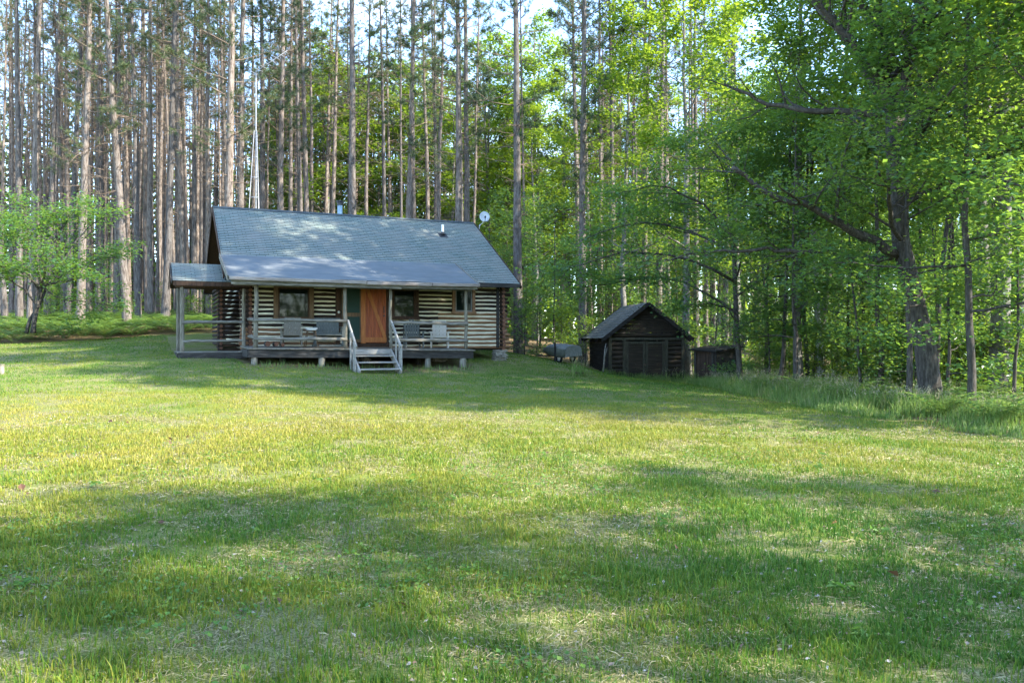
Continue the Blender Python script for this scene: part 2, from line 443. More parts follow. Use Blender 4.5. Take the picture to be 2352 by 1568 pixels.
def vnoise(x, y, seed=0):
    """smooth value noise in 2-D"""
    xi = np.floor(x).astype(np.int64); yi = np.floor(y).astype(np.int64)
    fx = x - xi; fy = y - yi
    fx = fx * fx * (3 - 2 * fx); fy = fy * fy * (3 - 2 * fy)
    def h(a, b):
        q = (a * 374761393 + b * 668265263 + seed * 982451653) & 0x7fffffff
        q = ((q ^ (q >> 13)) * 1274126177) & 0x7fffffff
        return ((q ^ (q >> 16)) & 0xffff) / 65535.0
    return (h(xi, yi) * (1 - fx) + h(xi + 1, yi) * fx) * (1 - fy) + (h(xi, yi + 1) * (1 - fx) + h(xi + 1, yi + 1) * fx) * fy
def fbm(x, y, seed=0, oct=3):
    s = 0; a = 0.5; t = 0
    for k in range(oct):
        s = s + a * vnoise(x * 2 ** k, y * 2 ** k, seed + k * 17); t += a; a *= 0.5
    return s / t

CA = R(24)
cU0 = np.array((math.cos(CA), math.sin(CA))); cV0 = np.array((-math.sin(CA), math.cos(CA)))
def build_ground():
    def axis(lo, hi, dense_lo, dense_hi, step, grow=1.18):
        a = list(np.arange(dense_lo, dense_hi + 1e-6, step))
        s = step
        while a[-1] < hi:
            s *= grow; a.append(a[-1] + s)
        s = step
        while a[0] > lo:
            s *= grow; a.insert(0, a[0] - s)
        return np.array(a)
    xs = axis(-700, 700, -32, 26, 0.4); ys = axis(-300, 900, -2, 50, 0.4)
    X, Y = np.meshgrid(xs, ys)
    Z = gz(X, Y) + 0.05 * (fbm(X * 0.5, Y * 0.5, 3) - 0.5) * 2 * np.clip((np.hypot(X, Y)) / 10, 0, 1)
    nx, ny = len(xs), len(ys)
    mb = MB()
    i = np.arange(ny - 1)[:, None] * nx; j = np.arange(nx - 1)[None, :]
    f = np.stack([i + j, i + j + 1, i + nx + j + 1, i + nx + j], -1).reshape(-1, 4)
    mb.add(np.stack([X, Y, Z], -1).reshape(-1, 3), f, 0, True)
    m, n, l, p = new_mat("lawn_and_forest_floor")
    at_ = n.new("ShaderNodeAttribute"); at_.attribute_name = "lawn"
    t = n.new("ShaderNodeTexCoord")
    def nzx(scale, detail=6, rough=0.6):
        q = n.new("ShaderNodeTexNoise"); q.inputs["Scale"].default_value = scale; q.inputs["Detail"].default_value = detail
        q.inputs["Roughness"].default_value = rough
        l.new(t.outputs["Object"], q.inputs["Vector"]); return q
    fine = nzx(75, 5, 0.8); mid = nzx(1.1, 4); 
    thatch = ramp(n, [(0.38, (0.035, 0.030, 0.015)), (0.48, (0.13, 0.115, 0.05)), (0.57, (0.25, 0.215, 0.12)), (0.68, (0.42, 0.36, 0.25))])
    l.new(fine.outputs["Fac"], thatch.inputs["Fac"])
    greenr = ramp(n, [(0.36, (0.03, 0.06, 0.008)), (0.5, (0.10, 0.14, 0.018)), (0.64, (0.19, 0.20, 0.04))])
    l.new(fine.outputs["Fac"], greenr.inputs["Fac"])
    mg = n.new("ShaderNodeMixRGB")
    gfac = ramp(n, [(0.42, (0.25, 0.25, 0.25)), (0.58, (0.85, 0.85, 0.85))])
    l.new(mid.outputs["Fac"], gfac.inputs["Fac"]); l.new(gfac.outputs["Color"], mg.inputs["Fac"])
    l.new(thatch.outputs["Color"], mg.inputs["Color1"]); l.new(greenr.outputs["Color"], mg.inputs["Color2"])
    floor = ramp(n, [(0.3, (0.055, 0.038, 0.022)), (0.5, (0.14, 0.10, 0.055)), (0.65, (0.20, 0.15, 0.085)), (0.8, (0.13, 0.15, 0.05))])
    l.new(fine.outputs["Fac"], floor.inputs["Fac"])
    mf = n.new("ShaderNodeMixRGB")
    l.new(at_.outputs["Fac"], mf.inputs["Fac"])
    l.new(floor.outputs["Color"], mf.inputs["Color1"]); l.new(mg.outputs["Color"], mf.inputs["Color2"])
    l.new(mf.outputs["Color"], p.inputs["Base Color"])
    p.inputs["Roughness"].default_value = 0.95; p.inputs["Specular IOR Level"].default_value = 0.1
    b = n.new("ShaderNodeBump"); b.inputs["Strength"].default_value = 0.5; b.inputs["Distance"].default_value = 0.012
    l.new(fine.outputs["Fac"], b.inputs["Height"]); l.new(b.outputs["Normal"], p.inputs["Normal"])
    o = mb.build("ground", m)
    P = np.stack([X.ravel(), Y.ravel()], -1)
    sd = poly_dist(P, LAWN) + (fbm(P[:, 0] * .7, P[:, 1] * .7, 9) - .5) * 1.6
    val = np.clip(sd / 0.8 + 0.5, 0, 1)
    # a sunny clearing behind the trees on the right
    val = np.maximum(val, np.clip((P[:, 0] - 17 - 0.25 * np.abs(P[:, 1] - 30)) / 4, 0, 1) * (P[:, 1] > 20) * (P[:, 1] < 60))
    # bare dirt under and right before the porch
    tq = (P - np.array((-4.7, 29.0))) @ np.stack([cU0, cV0], 1)
    dirt = (1 - np.clip((np.abs(tq[:, 0] + .9) - 3.5) / .7, 0, 1)) * np.clip((tq[:, 1] + 3.1) / .8, 0, 1) * np.clip((9 - tq[:, 1]) / 1, 0, 1)
    val = val * (1 - .9 * dirt)
    a = o.data.attributes.new("lawn", 'FLOAT', 'POINT')
    a.data.foreach_set("value", val.astype(np.float32))
    tag(o, "mown lawn and brown forest floor", None, None, "structure")
    del o["label"]
    return o
build_ground()

# ------------------------------------------------------------------ the log cabin
CA = R(24)
CBASE = 0.75
cabin = empty("log_cabin", (-4.7, 29.0, CBASE), CA)
tag(cabin, "dark log cabin with white chinking, green shingled roof and a long front porch", "cabin")
cU = np.array((math.cos(CA), math.sin(CA))); cV = np.array((-math.sin(CA), math.cos(CA)))
def cw(t, q, z=0.0):
    """cabin (along the front, depth, world height) -> world"""
    p = np.array((-4.7, 29.0)) + cU * t + cV * q
    return (p[0], p[1], z)
def H(z):
    return z - CBASE
rng = np.random.default_rng(7)

T0, T1, Q1 = -4.32, 4.68, 8.4         # wall corners
WZ0, WZ1, CRS = 1.22, 3.66, 0.15
openings = [(-3.56, -2.24, 2.20, 3.44), (-1.50, 0.36, 1.30, 3.56), (0.36, 1.46, 2.26, 3.46), (2.74, 3.62, 2.50, 3.56)]

def log_wall_front():
    mb = MB(); ck = MB()
    z = WZ0 + CRS / 2; k = 0
    while z < WZ1:
        segs = [(T0 - 0.30 + rng.uniform(-.04, .04), T1 + 0.30 + rng.uniform(-.06, .08))]
        for a, b, lo, hi in openings:
            if lo < z < hi:
                ns = []
                for s, e in segs:
                    if b <= s or a >= e: ns.append((s, e)); continue
                    if a > s: ns.append((s, a))
                    if b < e: ns.append((b, e))
                segs = ns
        if z < 2.56:
            segs = [p for s, e in segs for p in (((s, 2.2), (2.2, e)) if s < 2.2 < e else ((s, e),))]
        for s, e in segs:
            if e - s < 0.03: continue
            # lower right logs are weathered bare
            n = max(2, int((e - s) / 0.5))
            ts = np.linspace(s, e, n + 1)
            zz = z + rng.normal(0, .009, n + 1); yy = rng.normal(0, .004, n + 1)
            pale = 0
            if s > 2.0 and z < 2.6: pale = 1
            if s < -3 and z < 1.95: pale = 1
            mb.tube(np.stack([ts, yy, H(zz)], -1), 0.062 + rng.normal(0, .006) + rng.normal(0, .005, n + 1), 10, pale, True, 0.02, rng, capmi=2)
            if z + CRS < WZ1 + .02:
                s2, e2 = max(s, T0 + .02), min(e, T1 - .02)
                if e2 > s2:
                    n2 = max(2, int((e2 - s2) / 0.25))
                    t2 = np.linspace(s2, e2, n2 + 1)
                    zc = z + CRS / 2 + rng.normal(0, .004, n2 + 1); hw = 0.033 + rng.normal(0, .006, n2 + 1)
                    lo = np.stack([t2, np.full(n2 + 1, -.046), H(zc - hw)], -1); hi = np.stack([t2, np.full(n2 + 1, -.038), H(zc + hw)], -1)
                    bk = np.stack([t2, np.full(n2 + 1, .03), H(zc)], -1)
                    i = np.arange(n2)
                    m_ = n2 + 1
                    ck.add(np.concatenate([lo, hi, bk]), np.concatenate([np.stack([i, i + 1, m_ + i + 1, m_ + i], -1), np.stack([m_ + i, m_ + i + 1, 2 * m_ + i + 1, 2 * m_ + i], -1), np.stack([2 * m_ + i, 2 * m_ + i + 1, i + 1, i], -1)]))
        z += CRS; k += 1
    w = mb.build("log_wall", [M['log_dark'], M['log_weathered'], M['log_end']], cabin)
    ck.build("chinking", M['chink'], w)
log_wall_front()

def log_wall_side(t, qa, qb, z0, z1, out=0.30, chink=True, mats=None, phase=0.0, parent=None, end_back=0.25):
    mb = MB(); ck = MB()
    z = z0 + phase
    while z < z1:
        q = np.linspace(qa - out + rng.uniform(-.05, .05), qb + end_back, 14)
        pts = np.stack([np.full(14, t) + rng.normal(0, .005, 14), q, H(z + rng.normal(0, .006, 14))], -1)
        mb.tube(pts, 0.064 + rng.normal(0, .003, 14), 10, 0, True, 0.02, rng, capmi=1)
        if chink:
            sx = 1 if t > 0 else -1
            ck.box((t + sx * 0.0, (qa + qb) / 2, H(z + CRS / 2)), (0.07, qb - qa - .1, 0.07))
        z += CRS
    w = mb.build("log_wall", mats or [M['log_dark'], M['log_end']], parent or cabin)
    if chink: ck.build("chinking", M['chink'], w)
    return w
log_wall_side(T0, 0, Q1, WZ0, WZ1, chink=True)
log_wall_side(T1, 0, Q1, WZ0, WZ1, chink=True, mats=[M['log_dark'], M['log_end']])
mb = MB()
for k in range(16):
    z = WZ0 + CRS * (k + .5)
    mb.tube([(T0 - .3, Q1, H(z)), (T1 + .3, Q1, H(z))], 0.07, 8)
mb.build("log_wall", M['log_dark'], cabin)
# floor slab and inside darkness
mb = MB(); mb.box(((T0 + T1) / 2, Q1 / 2, H(WZ0 + .02)), (T1 - T0 - .2, Q1 - .2, .1)); mb.build("floor_frame", M['dark_timber'], cabin)
mb = MB()
for t in (T1 - .10,):
    mb.box((t - .06, -0.10, H((WZ0 + WZ1) / 2)), (.10, .07, WZ1 - WZ0 - .1))
bevel(mb.build("corner_board", M['dark_timber'], cabin))

# gables: dark boards above the side walls
RZ, RQ, RS = 6.50, 4.2, 0.605           # ridge height, its depth, slope
EQ = -0.55; EZ = RZ - RS * (RQ - EQ)
RT0, RT1 = -5.15, 5.22
for t in (T0, T1):
    mb = MB()
    nb = 28
    for k in range(nb):
        qa = (Q1 / nb) * k; qb = (Q1 / nb) * (k + 1) - .008
        za = RZ - RS * abs(qa - RQ) - .12; zb = RZ - RS * abs(qb - RQ) - .12
        x0, x1 = t - .03 + rng.uniform(-.004, .004), t + .03
        v = [(x, q, H(z)) for x in (x0, x1) for q, z in ((qa, WZ1 - .05), (qb, WZ1 - .05), (qb, zb), (qa, za))]
        mb.add(v, [(0, 1, 2, 3), (7, 6, 5, 4), (0, 4, 5, 1), (1, 5, 6, 2), (2, 6, 7, 3), (3, 7, 4, 0)])
    mb.build("gable_boards", M['dark_board'], cabin)

def shingle_slope(name, t0, t1, q_low, z_low, q_high, z_high, parent, mat, expo=0.142, t0h=None, t1h=None, thick=0.09, under=None, seed=1):
    """A slope of overlapping shingle courses on a timber deck."""
    rg = np.random.default_rng(seed)
    L = math.hypot(q_high - q_low, z_high - z_low)
    n = int(round(L / expo)); e = L / n
    d = np.array(((q_high - q_low) / L, (z_high - z_low) / L)); nn = np.array((-d[1], d[0]))
    if nn[1] < 0: nn = -nn
    t0h = t0 if t0h is None else t0h; t1h = t1 if t1h is None else t1h
    mb = MB(); UV = []
    nt = 22
    for k in range(n):
        s0, s1 = k * e - (0.02 if k == 0 else 0), (k + 1) * e + .01
        f0, f1 = s0 / L, s1 / L
        a = np.linspace(0, 1, nt + 1)
        def row(s, f, h, w=0.0):
            ts = (t0 + (t0h - t0) * f) * (1 - a) + (t1 + (t1h - t1) * f) * a
            ss = s + rg.normal(0, w, nt + 1)
            return np.stack([ts, q_low + d[0] * ss + nn[0] * h, H(z_low + d[1] * ss + nn[1] * h)], -1), np.stack([ts, np.full(nt + 1, s)], -1)
        lo, uvl = row(s0, f0, .015, 0.004); hi, uvh = row(s1, f1, .001); bt, uvb = row(s0 + .003, f0, -.004)
        i = np.arange(nt); m_ = nt + 1
        mb.add(np.concatenate([lo, hi, bt]), np.concatenate([np.stack([i, i + 1, m_ + i + 1, m_ + i], -1), np.stack([2 * m_ + i, 2 * m_ + i + 1, i + 1, i], -1)]))
        UV += [uvl, uvh, uvb]
    UV = np.concatenate(UV)
    # deck under the courses
    nb = mb.n
    v = []
    for h in (-.006, -thick):
        for (t, s) in ((t0 + .01, 0.01), (t1 - .01, 0.01), (t1h - .01, L), (t0h + .01, L)):
            v.append((t, q_low + d[0] * s + nn[0] * h, H(z_low + d[1] * s + nn[1] * h)))
    mb.add(v, [(0, 1, 2, 3), (7, 6, 5, 4), (0, 4, 5, 1), (1, 5, 6, 2), (2, 6, 7, 3), (3, 7, 4, 0)], 1)
    UV = np.concatenate([UV, np.zeros((8, 2))])
    o = mb.build(name, [mat, M['dark_board'] if under is None else under], parent)
    uvl = o.data.uv_layers.new(name="UVMap")
    li = np.zeros(len(o.data.loops), np.int32); o.data.loops.foreach_get("vertex_index", li)
    uvl.data.foreach_set("uv", UV[li].astype(np.float32).ravel())
    return o
roof = shingle_slope("roof", RT0, RT1, EQ, EZ, RQ, RZ, cabin, M['shingle'], seed=3)
shingle_slope("roof", RT0, RT1, 2 * RQ - EQ, EZ, RQ, RZ, cabin, M['shingle'], seed=4)
mb = MB()
for k in range(35):                       # ridge shingles
    a = RT0 + k * .297; b = min(a + .32, RT1)
    h0, h1 = .034, .024
    v = [(t, RQ + s * .15, H(RZ - RS * .15 + h)) if s else (t, RQ, H(RZ + h + .006)) for t, h in ((a, h0), (b, h1)) for s in (-1, 0, 1)]
    mb.add(v, [(0, 1, 4, 3), (1, 2, 5, 4)])
o = mb.build("ridge_cap", M['ridge'], cabin)
# rake and eave boards
for t in (RT0 - .022, RT1 + .022):
    for sgn in (-1, 1):
        mb = MB()
        q_e = EQ if sgn < 0 else 2 * RQ - EQ
        mb.beam((t, q_e, H(EZ - .055)), (t, RQ, H(RZ - .055)), .03, .16)
        mb.build("rake_board", M['dark_board'], cabin)
mb = MB(); mb.box(((3.0 + RT1) / 2, EQ - .012, H(EZ - .07)), (RT1 - 3.0, .025, .15)); mb.build("eave_board", M['dark_timber'], cabin)
mb = MB(); mb.box(((RT0 + RT1) / 2, 2 * RQ - EQ + .012, H(EZ - .07)), (RT1 - RT0, .025, .15))
mb.build("eave_board", M['dark_timber'], cabin)
mb = MB()
for k in range(14):                       # rafter tails and look-outs
    t = RT0 + .3 + k * .78
    mb.beam((t, EQ + .03, H(EZ - .14)), (t, RQ, H(RZ - .14)), .05, .10)
mb.build("rafters", M['dark_board'], cabin)

# porch roof: rolled roofing, flatter than the main roof
PQ, PZ, JQ, JZ = -2.28, 3.44, 0.62, 4.37
def porch_roof():
    mb = MB(); nt, ns = 40, 16
    T = np.linspace(0, 1, nt + 1); S = np.linspace(0, 1, ns + 1)
    v = []
    for s in S:
        a, b = RT0 - .03, 2.86 + (3.10 - 2.86) * s
        q = PQ + (JQ - PQ) * s; z = PZ + (JZ - PZ) * s
        for x in T:
            t = a + (b - a) * x
            z2 = z + .008 * math.sin(t * 3.1 + s * 2) * (1 - s) + .012
            v.append((t, q, H(z2)))
    i = np.arange(ns)[:, None] * (nt + 1); j = np.arange(nt)[None, :]
    f = np.stack([i + j, i + j + 1, i + nt + 1 + j + 1, i + nt + 1 + j], -1).reshape(-1, 4)
    mb.add(v, f, 0, True)
    dn = .07
    vv = [(RT0 - .02, PQ + .01, PZ), (2.85, PQ + .01, PZ), (3.09, JQ, JZ), (RT0 - .02, JQ, JZ)]
    mb.add([(a, b, H(c - h)) for h in (0.0, dn) for a, b, c in vv], [(0, 1, 2, 3), (7, 6, 5, 4), (0, 4, 5, 1), (1, 5, 6, 2), (2, 6, 7, 3), (3, 7, 4, 0)], 1)
    o = mb.build("porch_roof", [M['roll_roof'], M['dark_board']], cabin)
    fl = MB()
    fl.beam((RT0 - .05, PQ - .03, H(PZ - .03)), (RT0 - .05, JQ, H(JZ - .03)), .04, .17)
    fl.build("rake_board", M['grey_wood'], cabin)
    fl = MB()
    fl.beam((2.88, PQ - .03, H(PZ - .01)), (3.12, JQ, H(JZ - .0)), .04, .08)
    fl.build("rake_board", M['grey_wood'], cabin)
    g = MB()
    # sagging gutter in three lengths
    for a, b, za, zb in ((RT0 - .02, -1.0, 0.0, -.012), (-.98, 1.2, -.03, -.02), (1.22, 2.9, -.012, .0)):
        ts = np.linspace(a, b, 8)
        zz = PZ + np.linspace(za, zb, 8) - .035
        prof = [(-.02, .045), (-.115, .045), (-.115, .02), (-.10, -.055), (-.02, -.055)]
        v = [(t, PQ + y, H(z + h)) for t, z in zip(ts, zz) for y, h in prof]
        k = len(prof)
        f = [(r * k + c, (r + 1) * k + c, (r + 1) * k + c + 1, r * k + c + 1) for r in range(7) for c in range(k - 1)]
        g.add(v, f)
    g.build("gutter", M['gutter'], cabin)
    bm = MB()
    bm.beam((RT0 + .05, PQ + .05, H(PZ - .14)), (.2, PQ + .05, H(PZ - .16)), .035, .13)
    bm.beam((.22, PQ + .05, H(PZ - .14)), (2.86, PQ + .05, H(PZ - .12)), .035, .12)
    bm.build("fascia_board", M['grey_wood'], cabin)
    hb = MB(); hb.tube([(-5.0, -1.86, H(3.30)), (-1.5, -1.86, H(3.28)), (2.8, -1.86, H(3.30))], .075, 10, 0, True, .03, rng)
    hb.build("porch_beam", M['grey_wood'], cabin)
porch_roof()
mb = MB()
for k in range(11):
    t = -4.9 + k * .78
    mb.beam((t, PQ + .1, H(PZ - .12)), (t, .2, H(JZ - .26)), .05, .09)
mb.build("porch_rafters", M['dark_board'], cabin)

# porch deck: planks over dark joists, dropping a little to the right
def dz(t):
    return 1.30 - (t + 4.5) * 0.0115
mb = MB()
npl = 52
for k in range(npl):                        # boards run front to back
    w = 7.45 / npl
    t = -4.62 + w * (k + .5)
    fr = -2.14 + rng.uniform(-.03, .02)
    z = H(dz(t) - .018 + rng.uniform(-.003, .003))
    a = 0.035
    v = [(t + sx * (w / 2 - .004), q, z + h + (0.06 * (q - fr) / 2.0)) for h in (-.018, .018) for sx, q in ((-1, fr), (1, fr), (1, -.08), (-1, -.08))]
    mb.add(v, [(0, 1, 2, 3)[::-1], (4, 5, 6, 7), (0, 1, 5, 4), (1, 2, 6, 5), (2, 3, 7, 6), (3, 0, 4, 7)])
deck = mb.build("porch_deck", M['grey_wood'], cabin)
mb = MB()
mb.beam((-4.58, -2.05, H(dz(-4.5) - .165)), (-1.50, -2.05, H(dz(-1.5) - .165)), .06, .25)
mb.beam((-.10, -2.05, H(dz(-.1) - .165)), (2.78, -2.05, H(dz(2.8) - .165)), .06, .25)
mb.beam((-4.58, -2.0, H(dz(-4.5) - .165)), (-4.58, -.2, H(dz(-4.5) - .165)), .06, .25)
mb.beam((2.78, -2.0, H(dz(2.8) - .165)), (2.78, -.2, H(dz(2.8) - .165)), .06, .25)
mb.beam((-1.5, -1.95, H(1.08)), (-.1, -1.95, H(1.08)), .06, .20)
bevel(mb.build("deck_joist", M['dark_timber'], cabin))

def round_post(t, q, z0, z1, r, name, mat, parent=cabin, lean=(0, 0)):
    mb = MB()
    n = 9
    s = np.linspace(0, 1, n)
    pts = np.stack([t + lean[0] * s + rng.normal(0, .006, n), q + lean[1] * s + rng.normal(0, .004, n), H(z0 + (z1 - z0) * s)], -1)
    mb.tube(pts, r * .80 * (1.06 - .12 * s), 11, 0, True, .03, rng)
    return mb.build(name, mat, parent)
for t, r in ((-4.35, .085), (-1.565, .078), (-.06, .066), (2.58, .07)):
    round_post(t, -1.88, dz(t) + .0, 3.32, r, "porch_post", M['grey_post'], lean=(rng.uniform(-.03, .03), 0))
def rail(a, b, r, name="porch_rail", parent=cabin):
    mb = MB(); n = 14
    s = np.linspace(0, 1, n)[:, None]
    p = np.array(a) * (1 - s) + np.array(b) * s
    p[:, 2] += rng.normal(0, .006, n); p[:, 1] += rng.normal(0, .006, n)
    p[:, 2] -= CBASE
    mb.tube(p, r * .74 * (1 + .10 * np.sin(np.linspace(0, 5, n) + rng.uniform(0, 6))), 10, 0, True, .035, rng)
    return mb.build(name, M['grey_wood'], parent)
rail((-4.42, -1.96, 2.17), (-1.53, -1.96, 2.16), .066)
rail((-4.42, -1.96, 1.585), (-1.53, -1.96, 1.575), .07)
rail((-.02, -1.96, 2.13), (2.62, -1.96, 2.10), .075)
rail((-.02, -1.96, 1.55), (2.62, -1.96, 1.53), .075)
rail((-4.38, -2.0, 2.16), (-4.34, -.05, 2.24), .075)
rail((-4.38, -2.0, 1.62), (-4.34, -.05, 1.68), .08)
for t, w, gzv in ((-4.40, .20, .70), (-2.35, .21, .60), (1.18, .20, .55), (2.42, .23, .58)):
    mb = MB(); mb.tube([(t, -1.98, H(gzv - .25)), (t, -1.98, H(dz(t) - .29))], w / 2, 10, 0, True, .04, rng)
    mb.build("deck_pier", M['grey_post'], cabin)
for t in (-3.4, -.8, 1.2):
    mb = MB(); mb.tube([(t, -.9, H(.4)), (t, -.9, H(1.16))], .1, 8, 0, True, .04, rng); mb.build("deck_pier", M['dark_timber'], cabin)

# steps
def stairs():
    mb = MB()
    for t in (-1.44, -.14):
        mb.beam((t, -2.10, H(1.16)), (t, -3.30, H(.50)), .055, .24)
    st = mb.build("stairs", M['step_wood'], cabin)
    bevel(st)
    for q, z in ((-2.42, 1.04), (-2.78, .84), (-3.14, .635)):
        b = MB(); b.box((-.79, q, H(z)), (1.25, .27, .04), (R(1.5), 0, R(rng.uniform(-.6, .6)))); bevel(b.build("tread", M['step_wood'], st))
    b = MB(); b.box((-.79, -2.17, H(1.17)), (1.24, .03, .16)); b.build("riser_board", M['step_wood'], st)
    for t, s in ((-1.50, -1), (-.08, 1)):
        b = MB()
        b.beam((t, -1.96, H(2.16)), (t, -3.10, H(1.32)), .05, .10)
        b.build("handrail", M['step_wood'], st)
        b = MB()
        b.beam((t + s * .03, -3.05, H(.45)), (t + s * .03, -3.05, H(1.42)), .04, .09, up=(0, 1, 0))
        b.beam((t + s * .03, -2.85, H(.45)), (t + s * .03, -2.85, H(1.50)), .04, .06, up=(0, 1, 0))
        b.beam((t + s * .03, -2.45, H(.55)), (t + s * .03, -2.45, H(1.78)), .04, .07, up=(0, 1, 0))
        b.build("handrail_post", M['step_wood'], st)
stairs()

# windows
def window(a, b, lo, hi, trim_mat, frame_mat, name="window", trim=.12, sill=True, mull=None):
    mb = MB()
    d = -.075
    mb.box((a + trim / 2, d, H((lo + hi) / 2)), (trim, .10, hi - lo))
    mb.box((b - trim / 2, d, H((lo + hi) / 2)), (trim, .10, hi - lo))
    mb.box(((a + b) / 2, d - .003, H(hi - trim / 2)), (b - a, .10, trim))
    w = mb.build(name, trim_mat, cabin); bevel(w, .005)
    ia, ib, il, ih = a + trim, b - trim, lo + .09, hi - trim
    f = MB()
    fw = .045
    f.box((ia + fw / 2, -.06, H((il + ih) / 2)), (fw, .05, ih - il)); f.box((ib - fw / 2, -.06, H((il + ih) / 2)), (fw, .05, ih - il))
    f.box(((ia + ib) / 2, -.062, H(il + fw / 2)), (ib - ia - .002, .05, fw)); f.box(((ia + ib) / 2, -.062, H(ih - fw / 2)), (ib - ia - .002, .05, fw))
    if mull:
        f.box(((ia + ib) / 2, -.061, H(il + (ih - il) * mull)), (ib - ia, .04, .03))
    f.build("frame", frame_mat, w)
    g = MB(); g.box(((ia + ib) / 2, -.05, H((il + ih) / 2)), (ib - ia - .01, .012, ih - il - .01)); g.build("pane", M['glass'], w)
    if sill:
        s = MB(); s.box(((a + b) / 2, -.10, H(lo + .045)), (b - a + .06, .14, .085)); bevel(s.build("sill", trim_mat, w))
    return w
window(-3.56, -2.24, 2.20, 3.44, M['trim_brown'], M['dark_board'], trim=.15)
window(.40, 1.46, 2.26, 3.46, M['dark_board'], M['dark_board'], trim=.13)
window(2.74, 3.62, 2.50, 3.56, M['log_weathered'], M['sash'], trim=.11)

# doorway: closed orange board door, dark screen door folded back against the wall
mb = MB()
mb.box((-1.38, -.05, H(2.43)), (.22, .09, 2.26))
mb.box((.32, -.05, H(2.43)), (.10, .09, 2.26))
mb.box((-.53, -.052, H(3.55)), (1.92, .09, .10))
mb.box((-.53, -.045, H(1.38)), (1.92, .12, .10))
bevel(mb.build("door_frame", M['dark_board'], cabin))
mb = MB(); mb.box((-.55, -.08, H(2.46)), (.16, .12, 2.06)); bevel(mb.build("door_jamb", M['orange_trim'], cabin))
mb = MB()
for k in range(5):
    w = .74 / 5
    mb.box((-.46 + w * (k + .5), -.06, H(2.47)), (w - .006, .04, 2.04))
door = mb.build("door", M['orange_door'], cabin); bevel(door, .004)
b = MB()
b.box((-.09, -.092, H(3.40)), (.74, .024, .13)); b.box((-.09, -.092, H(1.56)), (.74, .024, .17))
b.beam((-.40, -.094, H(3.33)), (.22, -.094, H(1.65)), .024, .12, up=(1, 0, 0))
b.build("door_brace", M['orange_trim'], door)
b = MB(); b.box((.19, -.10, H(2.62)), (.03, .04, .24)); b.box((.19, -.10, H(2.40)), (.05, .05, .05)); b.build("handle", M['black_metal'], door)
mb = MB(); mb.box((-.95, -.115, H(2.47)), (.70, .012, 2.0)); sd_ = mb.build("screen_door", M['screen'], cabin)
b = MB()
b.box((-.95, -.117, H(2.42)), (.62, .03, .13)); b.box((-.95, -.118, H(1.52)), (.62, .03, .10)); b.box((-.95, -.118, H(3.43)), (.62, .03, .09))
b.box((-1.265, -.119, H(2.47)), (.05, .03, 2.0)); b.box((-.655, -.119, H(2.47)), (.035, .03, 2.0))
b.build("screen_frame", M['trim_brown'], sd_)
mb = MB()
ths = np.linspace(0, math.pi, 5)
mb.tube([(-1.40, -.10, H(2.50)), (-1.40, -.13, H(2.50)), (-1.40, -.16, H(2.50)), (-1.40, -.17, H(2.50))], [.03, .045, .035, .01], 10)
mb.build("door_bell", M['white_paint'], cabin)

# stone piers under the corners
def stone_stack(t, q, z0, z1, w):
    mb = MB(); z = z0
    while z < z1:
        h = rng.uniform(.035, .065)
        n = rng.integers(1, 3)
        for k in range(n):
            ww = w / n * rng.uniform(.85, 1.02)
            cx = t + (k - (n - 1) / 2) * w / n + rng.uniform(-.03, .03)
            a = np.linspace(0, 2 * math.pi, 9)[:-1]
            rr = 1 + .14 * rng.standard_normal(8)
            v = []
            for hh, sc in ((0, .93), (h * .25, 1), (h * .8, 1), (h * .97, .92)):
                v += [(cx + ww * .56 * r * sc * math.copysign(abs(math.cos(x)) ** .6, math.cos(x)), q + w * .5 * r * sc * math.copysign(abs(math.sin(x)) ** .6, math.sin(x)), H(z + hh)) for x, r in zip(a, rr)]
            f = [(r * 8 + c, r * 8 + (c + 1) % 8, (r + 1) * 8 + (c + 1) % 8, (r + 1) * 8 + c) for r in range(3) for c in range(8)] + [tuple(range(24, 32))]
            mb.add(v, f)
        z += h
    return mb.build("stone_pier", M['stone'], cabin)
stone_stack(T0 - .1, -.25, .62, 1.16, .46)
stone_stack(T1 - .1, -.1, .70, 1.17, .50)
stone_stack(T0, 4.2, .9, 1.2, .5); stone_stack(T1, 4.2, .8, 1.2, .5); stone_stack(2.2, -.1, .5, 1.16, .5); stone_stack(-.6, -.1, .5, 1.16, .5)

# side porch on the left
mb = MB(); mb.box((-5.45, 1.0, H(1.15)), (2.2, 3.1, .045)); sdk = mb.build("side_deck", M['grey_wood'], cabin)
mb = MB(); mb.beam((-6.52, -.56, H(1.05)), (-4.4, -.56, H(1.05)), .06, .20); mb.beam((-6.52, -.5, H(1.05)), (-6.52, 2.5, H(1.05)), .06, .2)
mb.build("deck_joist", M['dark_timber'], cabin)
round_post(-6.40, -.42, .85, 3.32, .085, "porch_post", M['grey_post'])
round_post(-6.42, 2.2, 1.0, 3.32, .08, "porch_post", M['grey_post'])
round_post(-4.55, -.42, 1.15, 3.32, .07, "porch_post", M['grey_post'])
rail((-6.42, -.44, 2.10), (-4.5, -.44, 2.14), .07)
rail((-6.42, -.44, 1.50), (-4.5, -.44, 1.54), .055)
SQ0, SZ0, SQ1, SZ1 = -.62, 3.40, 1.0, 4.08
shingle_slope("side_roof", -6.68, -4.36, SQ0, SZ0, SQ1, SZ1, cabin, M['shingle'], seed=8, thick=.08)
shingle_slope("side_roof", -6.68, -4.36, 2 * SQ1 - SQ0, SZ0, SQ1, SZ1, cabin, M['shingle'], seed=9, thick=.08)
mb = MB()
mb.beam((-6.71, SQ0 - .02, H(SZ0 - .05)), (-6.71, SQ1, H(SZ1 - .05)), .03, .13); mb.build("rake_board", M['dark_timber'], cabin)
